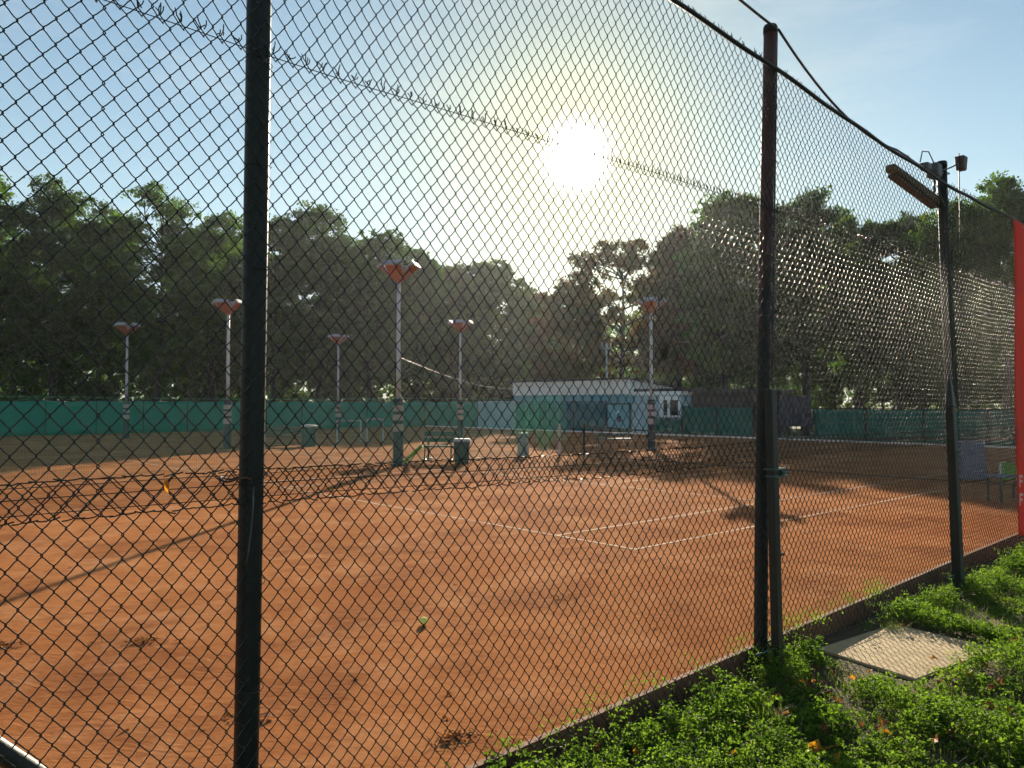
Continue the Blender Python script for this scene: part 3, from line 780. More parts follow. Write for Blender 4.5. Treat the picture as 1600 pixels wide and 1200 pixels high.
# fallen leaves
def leaf_mesh(name, mat, seed):
    r = np.random.default_rng(seed); k = 11
    a = np.linspace(0, 2 * np.pi, k, endpoint=False); rad = np.where(np.arange(k) % 2 == 0, 1.0, .6) * r.uniform(.8, 1.15, k)
    ring = np.stack([np.cos(a) * rad * .038, np.sin(a) * rad * .032, .012 * np.sin(a * 2 + seed) + .008 * r.random(k)], 1)
    v = np.concatenate([[[0, 0, .004]], ring]); tr = [[0, 1 + i, 1 + (i + 1) % k] for i in range(k)]
    m = MB().add(v, None, tr); m.tubes(np.array([[.03, 0, .006], [.055, .004, .012], [.075, .002, .02]]), .0012, 5)
    return m.build(name, mat)


protos = [leaf_mesh('fallen_leaf', M['leaf_brown'], 3), leaf_mesh('fallen_leaf', M['leaf_orange'], 5), leaf_mesh('fallen_leaf', M['leaf_brown'], 8)]
spots = [(1242, 1048, 'rusty brown curled leaf beside the foot of the stub post', 0, 1.3), (1275, 1040, 'b', 0, 1), (1302, 1052, 'b', 2, 1), (1262, 1068, 'b', 0, 1.2), (1290, 1080, 'b', 2, 1.1), (1255, 1085, 'b', 2, .9),
         (1320, 1068, 'b', 0, .8), (1336, 1085, 'b', 2, .9), (1308, 1092, 'b', 0, 1.1), (1240, 1025, 'b', 2, .8), (1285, 1063, 'b', 0, .9), (1345, 1060, 'b', 2, .8),
         (1274, 1184, 'large orange leaf in the weeds at the bottom edge of the photo', 1, 1.6), (988, 1150, 'bright orange leaf in the weeds near the bottom middle', 1, 1.4), (996, 1188, 'w', 1, .9), (930, 1182, 'w', 0, 1.2), (1005, 1175, 'w', 2, 1.1),
         (1145, 1190, 'w', 1, .9), (1170, 1150, 'w', 0, 1), (1100, 1095, 'w', 0, 1), (1515, 1062, 'orange leaf on the grass in front of the slab corner', 1, 1.1), (1540, 1050, 'r', 2, 1), (1500, 1045, 'r', 2, .9), (1560, 1075, 'r', 0, 1), (1585, 1010, 'r', 0, .9), (1470, 1075, 'r', 2, .8), (1440, 960, 'r', 0, .9), (1410, 985, 'r', 2, .8)]
r = np.random.default_rng(33)
for i in range(34):
    px, py = r.uniform(930, 1590), r.uniform(1035, 1195)
    if py < 1175 - (px - 930) * .34: continue
    spots.append((px, py, 'v', [0, 2, 0, 1][i % 4], r.uniform(.7, 1.2)))
LB = {'v': 'small dry leaf scattered over the weeds at the bottom right of the photo', 'b': 'dry brown leaf on the bare soil between the stub post and the slab', 'w': 'dry leaf half hidden in the weeds left of the second post', 'r': 'small dry leaf on the grass around the concrete slab'}
used = [False] * 3
for i, (px, py, lab, pr, s_) in enumerate(spots):
    o = protos[pr] if not used[pr] else protos[pr].copy()
    if used[pr]: COL.objects.link(o)
    used[pr] = True
    c = gnd(px, py, GZ + .03); o.location = Vector(c); o.location.z = GZ + (.015 if lab == 'b' else .075)
    o.rotation_euler = (random.uniform(-.6, .6), random.uniform(-.6, .6), random.uniform(0, 6.28)); o.scale = (s_, s_, s_)
    tag(o, LB.get(lab, lab), 'leaf', 'dead leaves on the verge')

r = np.random.default_rng(91)
for i in range(22):
    px, py = r.uniform(40, 1150), r.uniform(830, 1150)
    if py > 1140 - (px - 850) * .42 - 25: py -= 140
    o = protos[[0, 2][i % 2]].copy(); COL.objects.link(o); c = gnd(px, py, 0); o.location = Vector((c[0], c[1], .006)); s_ = r.uniform(.4, .8)
    o.rotation_euler = (r.uniform(-.4, .4), r.uniform(-.4, .4), r.uniform(0, 6.28)); o.scale = (s_, s_, s_)
    tag(o, 'single small dead leaf lying loose on the near clay', 'leaf', 'dead leaves on the clay')

# clumps of leaves and grit on the clay
for px, py, lab, s_ in ((222, 1004, 'small dark clump of dead leaves on the clay left of the nearest post', .16), (710, 1155, 'dark clump of twigs on the clay near the bottom of the photo', .13), (398, 1122, 'little heap of dry leaves on the clay beside the nearest post', .13),
                        (8, 1010, 'scraps of dead leaves on the clay at the left edge of the photo', .16), (1425, 812, 'scatter of dark debris on the clay left of the third post', .45), (880, 935, 'dark line of scraped grit on the clay in the middle of the court', .30)):
    r = np.random.default_rng(px + 7); c = gnd(px, py, 0); k = 46; m = MB()
    dirv = np.array([.9, .25, 0]); sd = np.array([-.25, .9, 0])
    pos = c + dirv * (r.standard_t(2.2, k).clip(-5, 5) * s_ * .38)[:, None] + sd * (r.standard_t(2.2, k).clip(-5, 5) * s_ * .16)[:, None]; pos[:, 2] = r.uniform(.002, .018, k)
    ax = rand_unit(r, k); ax[:, 2] = np.abs(ax[:, 2]) * .4; nr = rand_unit(r, k) * .5 + [0, 0, 1.]; nr -= ax * np.sum(nr * ax, 1, keepdims=True); nr /= np.linalg.norm(nr, axis=1, keepdims=True)
    Ls = r.uniform(.02, .05, k) * (1 if s_ < .25 else .8); v_, q_ = kites(pos, ax, nr, Ls, Ls * .6); m.add(v_, q_)
    a = pos[:26]; b_ = a + ax[:26] * r.uniform(.03, .10, 26)[:, None]; b_[:, 2] = np.abs(b_[:, 2]) + .006; m.tubes(np.stack([a, (a + b_) / 2 + UP * .006, b_], 1), .0018, 4)
    tag(m.build('leaf_litter', M['leaf_brown']), lab, 'leaf litter', 'debris on the clay')

# tennis ball
bc = gnd(662, 977, 0); bc[2] = .0335
ball = thing('tennis_ball', (bc[0], bc[1], 0), 'yellow tennis ball lying on the clay behind the wire', 'tennis ball')
b = MB(); nu, nv = 24, 14; th = np.linspace(0, 2 * np.pi, nu, endpoint=False); ph = np.linspace(0, np.pi, nv)
V = np.array([[math.sin(f) * math.cos(a), math.sin(f) * math.sin(a), math.cos(f)] for f in ph for a in th]) * .0335 + bc
idx = np.arange(nu * nv).reshape(nv, nu); Q = np.stack([idx[:-1], idx[1:], np.roll(idx[1:], -1, 1), np.roll(idx[:-1], -1, 1)], -1)
b.add(V, Q.reshape(-1, 4)); b.build('felt', M['felt'], ball, smooth=True)
a_ = np.linspace(0, 2 * np.pi, 60); sx = np.stack([np.cos(a_) + .35 * np.cos(3 * a_), np.sin(a_) - .35 * np.sin(3 * a_), 1.1 * np.sin(2 * a_)], 1); sx /= np.linalg.norm(sx, axis=1, keepdims=True)
sx = sx[:, [0, 2, 1]]
b = MB(); b.tubes(sx * .0337 + bc, .0014, 5); b.build('seam', M['seam'], ball, smooth=True)

# ------------------------------------------------------------------ lamp standards on the courts
lamp = None
LG = 'floodlight standards on the courts'


def make_lamp(base, label):
    root = thing('lamp_standard', base, label, 'lamp post', LG)
    B0 = np.array(base)
    m = MB(); m.obox(B0 + UP * .02, np.array([.19, 0, 0]), np.array([0, .19, 0]), UP * .02); m.tubes(np.array([B0 + UP * z for z in (.041, .95, 1.9)]), np.array([.155, .150, .145]), 16, cap=True)
    m.tubes(np.array([B0 + UP * z for z in (1.9, 1.94)]), np.array([.16, .16]), 16, cap=True)
    m.build('base_post', M['dark_blue'], root, smooth=False)
    for z0, z1 in ((.98, 1.20), (1.30, 1.47), (1.56, 1.74)):
        m = MB(); m.tubes(np.array([B0 + UP * z0, B0 + UP * z1]), .154, 16, cap=True); m.build('painted_band', M['pale_band'], root)
    m = MB(); m.tubes(np.array([B0 + UP * z for z in np.linspace(1.94, 5.35, 5)]), np.linspace(.068, .055, 5), 14, cap=True); m.build('pole', M['grey_pole'], root, smooth=True)
    hubz = 5.35
    m = MB(); m.tubes(np.array([B0 + UP * z for z in (hubz - .03, hubz + .05, hubz + .12)]), np.array([.09, .15, .10]), 14, cap=True); m.build('hub', M['orange'], root, smooth=True)
    for k in range(4):
        a = R(-12) + k * R(90); D = np.array([math.cos(a), math.sin(a), 0]); Sd = np.array([-math.sin(a), math.cos(a), 0])
        lo = B0 + UP * (hubz + .06) + D * .15; hi = B0 + UP * (hubz + .40) + D * .54
        inn = np.cross(hi - lo, Sd); inn /= np.linalg.norm(inn)
        if inn[2] < 0: inn = -inn
        m = MB(); w0, w1, th = .16, .23, .12
        m.hexa([lo - Sd * w0, lo + Sd * w0, lo + Sd * w0 + inn * th, lo - Sd * w0 + inn * th, hi - Sd * w1, hi + Sd * w1, hi + Sd * w1 + inn * th, hi - Sd * w1 + inn * th])
        pn = m.build('lamp_head', M['orange'], root)
        m = MB(); e = (hi - lo) / np.linalg.norm(hi - lo)
        m.obox(hi + inn * th / 2 + e * .032, Sd * (w1 + .03), inn * (th / 2 + .03), e * .03)
        for sg in (-1, 1):
            l0 = lo + Sd * sg * (w0 + .022) + inn * (th + .002) ; h0 = hi + Sd * sg * (w1 + .022) + inn * (th + .002)
            m.hexa([l0 - Sd * .022 - inn * .05, l0 + Sd * .022 - inn * .05, l0 + Sd * .022 + inn * .012, l0 - Sd * .022 + inn * .012, h0 - Sd * .022 - inn * .05, h0 + Sd * .022 - inn * .05, h0 + Sd * .022 + inn * .012, h0 - Sd * .022 + inn * .012])
        for f in (.2, .45, .7):
            c = lo + (hi - lo) * f + inn * (th + .022); ww = w0 + (w1 - w0) * f - .02
            m.obox(c, Sd * ww, inn * .02, e * .03)
        m.build('rim', M['lamp_rim'], pn)
    return root


lamp_pts = [((622, 727), None, 'nearest orange-headed floodlight standard, with pale bands, beside the dark green bench'), ((1018, 702), None, 'orange-headed floodlight standard in front of the clubhouse window'), ((355, 701), None, 'orange-headed floodlight standard just left of the nearest fence post'),
            ((719, 687), None, 'white-rimmed floodlight standard right of the nearest one, before the pale blue wall'), ((197, 685), None, 'leftmost white-rimmed floodlight standard behind the green net'), ((528, 677), None, 'smallest and farthest floodlight standard, against the dark trees')]
L0 = None
for (px, py), _, lab in lamp_pts:
    c = gnd(px, py, 0)
    if L0 is None: lamp = make_lamp(c, lab); L0 = c
    else: copy_thing(lamp, c - L0, lab, LG)
lampP = gnd(622, 727, 0)

cab = MB(); cab.tubes(sag(lampP + UP * 3.15, at(806, 606, 56.5), .35, 24), .007, 6)
tag(cab.build('wire_line', M['cable'], smooth=True), 'thin wire strung from the nearest floodlight standard to the clubhouse', 'wire')
cab = MB(); cab.tubes(sag(lampP + UP * 3.15, at(418, 622, 40), .45, 24), .007, 6)
tag(cab.build('wire_line', M['cable'], smooth=True), 'thin wire strung from the nearest floodlight standard to the left', 'wire')

# ------------------------------------------------------------------ divider net between the courts
ND = 16.0
dn = thing('divider_net', P(-14, ND, 0), 'fine green divider net hung between the courts behind the first court', 'net')


def topz(t): return 1.88 - .10 * np.abs(np.sin(t * 1.9)) - .03 * np.sin(t * .7)


def net_off(t, z): return .05 * np.sin(t * 1.4 + z) + .02 * np.sin(t * 5)


m = MB(); tv = np.arange(-15, 12.6, .05); zf = np.linspace(0, 1, 6)
V = np.stack([F0 + tv[:, None] * T + (ND + net_off(tv, f * 1.8))[:, None] * N + (.03 + (topz(tv) - .03) * f)[:, None] * UP for f in zf], 1)
m.tubes(V, .0034, 3, ref=N)
tl = np.linspace(-15, 12.6, 500); fz = np.linspace(0, 1, 38)
H = np.stack([F0 + tl[:, None] * T + (ND + net_off(tl, f * 1.8))[:, None] * N + (.03 + (topz(tl) - .03) * f)[:, None] * UP for f in fz], 0)
m.tubes(H, .0034, 3, ref=N)
m.build('netting', M['net'], dn)
m = MB(); m.tubes(F0 + tl[:, None] * T + ND * N + (1.92 - .02 * np.sin(tl * .5))[:, None] * UP, .008, 6); m.tubes(F0 + tl[:, None] * T + (ND + net_off(tl, 1.8))[:, None] * N + topz(tl)[:, None] * UP, .007, 6); m.build('head_rope', M['net'], dn, smooth=True)
m = MB(); m.tubes(F0 + tl[:, None] * T + (ND + net_off(tl, 0))[:, None] * N + .03 * UP, .012, 6); m.build('foot_rope', M['tnet'], dn, smooth=True)
# bunched, torn end of the net
tn_ = thing('torn_net', P(13.0, ND, 0), 'pale green torn netting hanging bunched in front of the clubhouse', 'net')
ta, tb2 = t_on(806, ND + .3), t_on(884, ND + .3)
A, B = np.meshgrid(np.linspace(ta, tb2, 50), np.linspace(0, 1, 26), indexing='ij')
frac = (A - ta) / (tb2 - ta)
zlow = .72 - .62 * np.exp(-((frac - .58) / .13) ** 2) - .25 * np.exp(-((frac - .93) / .05) ** 2) + .08 * np.sin(frac * 23)
ztp = 1.72 + .33 * np.clip(frac / .5, 0, 1) - .04 * np.abs(np.sin(frac * 20))
Z = zlow + (ztp - zlow) * B; O = ND + .3 + .10 * np.sin(frac * 30) * (1 - B * .5) + .05 * np.sin(frac * 71)
V = F0 + A[..., None] * T + O[..., None] * N + Z[..., None] * UP
m = MB()
for i in range(49): m.tubes(V[i:i + 1], .0024, 3, ref=N)
m.tubes(np.swapaxes(V, 0, 1), .0024, 3, ref=N)
for i in range(10, 22):                                   # folds where the net is gathered double
    m.tubes(np.swapaxes(V[i:i + 6], 0, 1)[2:14] + N * .04 + UP * .02, .006, 3, ref=N)
m.build('netting', M['net_pale'], tn_)
m = MB(); m.pipe(P(t_on(874, ND + .4), ND + .4, 0), P(t_on(874, ND + .4), ND + .4, 1.05), .06, 10); tag(m.build('short_post', M['pale_band'], smooth=False), 'short pinkish post standing below the torn pale net', 'post')
m = MB(); c = P(t_on(817, ND + .5), ND + .5, .40)
m.obox(c, T * .22, N * .05, UP * .40); m.obox(c + T * .10 - N * .09, T * .07, N * .04, UP * .36); m.obox(c - N * .06 + UP * .30, T * .18, N * .03, UP * .09)
o = m.build('grey_board', M['bench_wood']); tag(o, 'grey weathered boards stood on the clay left of the torn net', 'board')
bv = o.modifiers.new('b', 'BEVEL'); bv.width = .01

# ------------------------------------------------------------------ tennis net on the first court
tnn = thing('tennis_net', P(14.28, 8.6, 0), 'dark tennis net stretched across the nearest court', 'tennis net')
na, nb = 2.25, 14.95; nv_ = np.arange(na, nb, .045)
m = MB(); hz = lambda n: 1.07 - .155 * (1 - ((n - 8.6) / 6.35) ** 2)
V = np.stack([F0 + 14.28 * T + nv_[:, None] * N + (.04 + (hz(nv_) - .04) * f)[:, None] * UP for f in (0, .5, 1)], 1); m.tubes(V, .0016, 3, ref=T)
nl2 = np.linspace(na, nb, 60)
H = np.stack([F0 + 14.28 * T + nl2[:, None] * N + (.04 + (hz(nl2) - .04) * f)[:, None] * UP for f in np.linspace(0, .95, 21)], 0); m.tubes(H, .0016, 3, ref=T)
m.build('netting', M['tnet'], tnn)
m = MB(); m.tubes(F0 + 14.28 * T + nl2[:, None] * N + .03 * UP, .012, 5); m.build('foot_cord', M['tnet'], tnn)
m = MB()
for i in range(59): m.hexa([P(14.265, nl2[i], hz(nl2[i]) - .05), P(14.295, nl2[i], hz(nl2[i]) - .05), P(14.295, nl2[i + 1], hz(nl2[i + 1]) - .05), P(14.265, nl2[i + 1], hz(nl2[i + 1]) - .05), P(14.265, nl2[i], hz(nl2[i])), P(14.295, nl2[i], hz(nl2[i])), P(14.295, nl2[i + 1], hz(nl2[i + 1])), P(14.265, nl2[i + 1], hz(nl2[i + 1]))])
m.build('headband', M['bench_dark'], tnn)
for n in (na - .04, nb + .04):
    m = MB(); m.pipe(P(14.28, n, -.05), P(14.28, n, 1.10), .04, 12); m.pipe(P(14.28, n, 1.10), P(14.28, n, 1.12), .046, 12); m.build('net_post', M['post'], tnn)

# ------------------------------------------------------------------ benches and bits and pieces
def make_bench(c, D, label, seatmat, w=1.35, h=1.0):
    """slatted park bench with its back towards D"""
    root = thing('bench', c, label, 'bench', None); c = np.array(c); D = np.array(D) / np.linalg.norm(D); Sd = np.array([-D[1], D[0], 0])
    for k in range(3):
        m = MB(); m.obox(c - D * (.20 - .17 * k) + UP * .45 * h, Sd * w / 2, D * .07, UP * .018); m.build('seat_slat', seatmat, root)
    for z in (.62, .80):
        m = MB(); m.obox(c + D * (.24 + (z - .62) * .3) + UP * z * h, Sd * w / 2, D * .016, UP * .065 * h); m.build('back_slat', seatmat, root)
    for sg in (-1, 1):
        m = MB(); b_ = c + Sd * sg * (w / 2 - .16)
        m.pipe(b_ - D * .24 - UP * .01, b_ - D * .22 + UP * .43 * h, .02, 8); m.pipe(b_ + D * .22 - UP * .01, b_ + D * .20 + UP * .43 * h, .02, 8); m.pipe(b_ + D * .20 + UP * .42 * h, b_ + D * .33 + UP * .86 * h, .018, 8); m.pipe(b_ - D * .24 + UP * .41 * h, b_ + D * .24 + UP * .41 * h, .018, 8)
        m.pipe(b_ - D * .26 + UP * .06, b_ + D * .26 + UP * .06, .016, 8)
        m.build('leg_frame', M['bench_dark'], root)
    return root


cB = P(0, 0, 0); cB = gnd(686, 722, 0)
make_bench(cB + np.array([0, .25, 0]), (.18, 1, 0), 'dark green slatted bench on the clay right of the nearest floodlight standard', M['slat'], 1.15, 1.05)
bn_ = thing('litter_bin', gnd(722, 724, 0), 'square dark green bin beside the bench at the nearest floodlight standard', 'bin')
c = gnd(722, 724, 0); m = MB()
for s_, z0, z1 in ((.21, .0, .66),): m.hexa([c + np.array([x * .20, y * .20, z0]) for x, y in ((-1, -1), (1, -1), (1, 1), (-1, 1))] + [c + np.array([x * .235, y * .235, z1]) for x, y in ((-1, -1), (1, -1), (1, 1), (-1, 1))])
o = m.build('body', M['bin'], bn_); bv = o.modifiers.new('b', 'BEVEL'); bv.width = .02; bv.segments = 2
m = MB(); m.hexa([c + np.array([x * .26, y * .26, .662]) for x, y in ((-1, -1), (1, -1), (1, 1), (-1, 1))] + [c + np.array([x * .22, y * .22, .74]) for x, y in ((-1, -1), (1, -1), (1, 1), (-1, 1))]); o = m.build('lid', M['bench_wood'], bn_)
m = MB(); a = gnd(634, 723, 0); b_ = at(661, 698, 22.4); d = np.array([.0, .30, .0]); u = (b_ - a) / np.linalg.norm(b_ - a); w2 = np.cross(u, [0, 1, 0])
m.hexa([a - d * .5, a + d * .5, a + d * .5 + w2 * .17, a - d * .5 + w2 * .17, b_ - d * .5, b_ + d * .5, b_ + d * .5 + w2 * .17, b_ - d * .5 + w2 * .17])
tag(m.build('ball_scoop', M['lime']), 'lime green plastic chute leaning on the end of the bench', 'chute')
cn = thing('marker_pole', gnd(669, 716, 0), 'small orange and white striped marker standing behind the bench', 'marker')
c = gnd(669, 716, 0)
for k in range(5):
    m = MB(); m.tubes(np.array([c + UP * (.55 + k * .08), c + UP * (.55 + (k + 1) * .08 - .002)]), np.array([.055 - k * .008, .048 - k * .008]), 10, cap=True); m.build('stripe', M['orange'] if k % 2 == 0 else M['white'], cn)
m = MB(); m.pipe(c, c + UP * .55, .02, 8); m.obox(c + UP * .015, [.14, 0, 0], [0, .14, 0], UP * .015); m.build('stand', M['bench_dark'], cn)
make_bench(gnd(958, 702, 0) + np.array([0, .2, 0]), (.30, 1, 0), 'low dark bench on the clay in front of the clubhouse gate', M['slat'], 1.5, .9)
make_bench(gnd(440, 697, 0), (-.2, 1, 0), 'grey bench behind the divider net just right of the nearest post', M['slat'], 2.0, .95)
c = gnd(483, 697, 0); tb_ = thing('litter_bin', c, 'green bin behind the divider net beside the grey bench', 'bin'); m = MB(); m.tubes(np.array([c + UP * z for z in (0, .3, .8)]), np.array([.27, .29, .31]), 14, cap=True); m.build('body', M['bin'], tb_); m = MB(); m.tubes(np.array([c + UP * z for z in (.8, .86, .9)]), np.array([.34, .34, .2]), 14, cap=True); m.build('lid', M['bench_wood'], tb_)
# white practice-goal frames
for px, py, wd, hh, lab in ((545, 691, 1.1, 1.0, 'white tubular frame standing left of the striped lamp base, second from the right'), (586, 690, .75, 1.05, 'white tubular frame right beside the striped lamp base')):
    c = gnd(px, py, 0); root = thing('goal_frame', c, lab, 'frame', 'white frames behind the net')
    for sg in (-1, 1):
        m = MB(); m.pipe(c + np.array([sg * wd / 2, 0, 0]), c + np.array([sg * wd / 2, 0, hh]), .04, 10); m.pipe(c + np.array([sg * wd / 2, 0, .03]), c + np.array([sg * wd / 2, .5, .03]), .03, 8); m.build('upright', M['grey_pole'], root)
    m = MB(); m.pipe(c + np.array([-wd / 2, 0, hh]), c + np.array([wd / 2, 0, hh]), .03, 10); m.build('crossbar', M['grey_pole'], root)
# person sitting far behind the left net is too small to make out: a red and blue kit bag
c = gnd(166, 676, 0) + np.array([0, -1.2, 0]); bg_ = thing('kit_bag', c, 'reddish brown and blue kit bag by the far green screen at left', 'bag')
m = MB(); m.tubes(np.array([c + np.array([x, 0, .55 + .03 * math.sin(x * 7)]) for x in np.linspace(-.4, .25, 7)]), np.array([.1, .2, .24, .25, .24, .2, .08]), 12, cap=True); m.build('top', M['rust'], bg_, smooth=True)
m = MB(); m.tubes(np.array([c + np.array([x, 0, .22]) for x in np.linspace(-.3, .5, 7)]), np.array([.1, .2, .22, .22, .22, .2, .1]), 12, cap=True); m.build('base', M['blue'], bg_, smooth=True)

# right-hand side: covered roller, post, lime board, blue table
c = gnd(1513, 748, 0); root = thing('covered_chair', c, 'blue-grey tarpaulin hung over a chair right of the leaning third post', 'cover')
A, B = np.meshgrid(np.linspace(0, 2 * np.pi, 40, endpoint=False), np.linspace(0, 1, 12), indexing='ij')
rx = .30 * (1.1 - .18 * B) * (1 + .05 * np.sin(A * 7 + B)); V = np.stack([c[0] + rx * np.sign(np.cos(A)) * np.abs(np.cos(A)) ** .5, c[1] + rx * np.sign(np.sin(A)) * np.abs(np.sin(A)) ** .5, .012 + .86 * B + .02 * np.sin(A * 5) * B], -1)
idx = np.arange(A.size).reshape(A.shape); Q = np.stack([idx[:, :-1], np.roll(idx, -1, 0)[:, :-1], np.roll(idx, -1, 0)[:, 1:], idx[:, 1:]], -1)
m = MB().add(V.reshape(-1, 3), Q.reshape(-1, 4)); ctr = m.n; m.add([[c[0], c[1], .92]]); m.t.append(np.array([[idx[i, -1], idx[(i + 1) % 40, -1], ctr] for i in range(40)])); m.build('tarpaulin', M['tarp'], root, smooth=True)
m = MB()
for sx_ in (-1, 1):
    for sy in (-1, 1): m.pipe(c + np.array([sx_ * .22, sy * .22, 0]), c + np.array([sx_ * .2, sy * .2, .7]), .02, 8)
m.build('leg_frame', M['bench_dark'], root)
c = gnd(1536, 746, 0); m = MB(); m.pipe(c, c + UP * .95, .045, 10); m.pipe(c + UP * .95, c + UP * .97, .055, 10); tag(m.build('short_post', M['plaster']), 'short pale post right of the tarpaulin, seen through the fence', 'post')
c = gnd(1577, 752, 0); m = MB(); root = thing('lime_board', c, 'lime green board with a white edge standing near the red banner', 'board')
m.obox(c + UP * .20, [.19, 0, 0], [0, .02, 0], UP * .17); m.obox(c + UP * .41 - np.array([.06, 0, 0]), [.10, 0, 0], [0, .02, 0], UP * .04); m.build('panel', M['lime'], root)
m = MB(); m.obox(c + UP * .21 - np.array([.205, 0, 0]), [.012, 0, 0], [0, .025, 0], UP * .21); m.build('edge_strip', M['white'], root)
c = gnd(1572, 786, 0) + np.array([.1, .3, 0]); root = thing('low_table', c, 'low blue-topped table in shade on the clay near the red banner', 'table')
m = MB(); m.obox(c + UP * .46, [.19, .07, 0], [-.05, .17, 0], UP * .02); o = m.build('table_top', M['bluepl'], root); bv = o.modifiers.new('b', 'BEVEL'); bv.width = .01
for sx_ in (-1, 1):
    for sy in (-1, 1):
        m = MB(); m.pipe(c + np.array([sx_ * .15 - sy * .04, sy * .13 + sx_ * .05, 0]), c + np.array([sx_ * .15 - sy * .04, sy * .13 + sx_ * .05, .44]), .025, 8); m.build('leg', M['bench_dark'], root)

# ------------------------------------------------------------------ far fences and screens
def screen_fence(name, pts, z1, mat, label, step=2.5, z0=.08):
    """posts with a sagging cloth screen; pts: two ends in (t, n)"""
    a = np.array(pts[0], float); b_ = np.array(pts[1], float); L = np.linalg.norm(b_ - a); k = max(2, int(L / step)); root = thing(name, P(a[0], a[1], 0), label, 'fence')
    u = np.linspace(0, 1, k * 6 + 1); tnp = a + (b_ - a) * u[:, None]; base = F0 + tnp[:, :1] * T + tnp[:, 1:] * N
    dirv = (b_ - a) / L; nrm = (T * -dirv[1] + N * dirv[0])
    f = np.linspace(0, 1, 7); ph = (np.arange(len(u)) % 6) / 6
    V = np.stack([base + UP * (z0 + (z1 - .06 * np.sin(np.pi * ph) - z0) * ff)[:, None] + nrm * (.05 * np.sin(np.pi * ph) * math.sin(np.pi * ff) + .02 * np.sin(np.arange(len(u)) * 2.1 + ff * 5))[:, None] for ff in f], 1)
    idx = np.arange(len(u) * 7).reshape(len(u), 7); Q = np.stack([idx[:-1, :-1], idx[1:, :-1], idx[1:, 1:], idx[:-1, 1:]], -1)
    o = MB().add(V.reshape(-1, 3), Q.reshape(-1, 4)).build('screen', mat, root, smooth=True); o.modifiers.new('s', 'SOLIDIFY').thickness = .006
    m = MB()
    for i in range(k + 1):
        q_ = a + (b_ - a) * (i / k); m = MB(); m.pipe(P(q_[0], q_[1], -.1) + nrm * -.06, P(q_[0], q_[1], z1 + .08) + nrm * -.06, .03, 8); m.build('post', M['post'], root)
    m = MB(); m.tubes(base + UP * z1 - nrm * .06, .02, 6); m.build('rail', M['post'], root)
    return root


TB = 31.0
nA = n_on(747, TB); nB = n_on(803, TB); nC = n_on(948, TB); nD = n_on(984, TB); nE = n_on(1020, TB); nF = n_on(1178, TB)
screen_fence('screened_fence', [(-16, 47.5), (TB, 47.5)], 1.95, M['teal'], 'long teal green screen fence at the far left side of the courts', z0=0)
screen_fence('screened_fence', [(TB, 47.4), (TB, nA)], 1.95, M['teal'], 'teal green screen fence running left from the pale blue wall')
screen_fence('screened_fence', [(TB, nB - .3), (TB, nC)], 1.90, M['blue_screen'], 'blue-teal screen fence in front of the clubhouse')
nW = n_on(1067, TB)
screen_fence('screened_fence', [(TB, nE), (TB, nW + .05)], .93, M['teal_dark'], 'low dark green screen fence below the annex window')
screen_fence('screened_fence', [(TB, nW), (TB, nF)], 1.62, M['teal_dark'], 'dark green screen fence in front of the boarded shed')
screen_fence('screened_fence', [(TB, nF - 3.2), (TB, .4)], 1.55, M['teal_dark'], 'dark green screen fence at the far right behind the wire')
m = MB(); m.tn(TB - .03, TB + .03, nB - .25, nA, .0, 1.88); m.tn(TB - .05, TB + .05, nB - .25, nA, 1.882, 1.96)
tag(m.build('board_wall', M['blue_wall']), 'pale blue board wall left of the clubhouse', 'wall')
gt = thing('gate', P(TB, nD, 0), 'blue gate in the far screen fence in front of the clubhouse', 'gate')
m = MB(); m.tn(TB - .015, TB + .015, nD + .08, nC - .08, .12, 1.7); m.build('panel', M['tealwall'], gt)
m = MB()
for n in (nD, nC): m.tn(TB - .05, TB + .05, n - .05, n + .05, 0, 1.85)
m.tn(TB - .04, TB + .04, nD + .052, nC - .052, 1.72, 1.80); m.build('gate_frame', M['bench_dark'], gt)
m = MB(); m.obox(P(TB - .03, (nC + nD) / 2, 1.25), N * .10, T * .012, UP * .07); m.build('notice', M['white'], gt)
m = MB(); m.obox(P(TB - .03, (nC + nD) / 2 - .1, .85), N * .14, T * .012, UP * .18); m.build('plate', M['blue'], gt)
m = MB(); m.tn(TB + .1, TB + .2, nE + .1, nD - .1, .42, 1.75); m.tn(TB + .1, TB + .2, nE + .1, nD - .1, 0, .418)
tag(m.build('blue_panel', M['blue_wall']), 'light blue panel wall between the gate and the floodlight standard', 'wall')
m = MB(); m.tn(TB - .30, TB - .15, .5, 47, -.05, .07); tag(m.build('court_kerb', M['plaster']), kind='structure')

# ------------------------------------------------------------------ clubhouse and sheds
TC = 33.2
n0, n1 = n_on(984, TC), n_on(803, TC)
ch = thing('clubhouse', P(TC, n0, 0), 'low clubhouse with a pinkish white upper band and a shallow sloping roof', 'building')
zf_, zb_ = 3.33, 2.45; tb3 = TC + 8
m = MB()
def quadwall(pts): return pts
m.hexa([P(TC, n0, -.1), P(tb3, n0, -.1), P(tb3, n1, -.1), P(TC, n1, -.1), P(TC, n0, zf_ - .03), P(tb3, n0, zb_ - .03), P(tb3, n1, zb_ - .03), P(TC, n1, zf_ - .03)])
m.build('wall', M['tealwall'], ch)
m = MB(); m.hexa([P(TC - .10, n0, 2.36), P(TC - .002, n0, 2.36), P(TC - .002, n1, 2.36), P(TC - .10, n1, 2.36), P(TC - .10, n0, zf_ - .04), P(TC - .002, n0, zf_ - .04), P(TC - .002, n1, zf_ - .04), P(TC - .10, n1, zf_ - .04)]); m.build('upper_band', M['plaster'], ch)
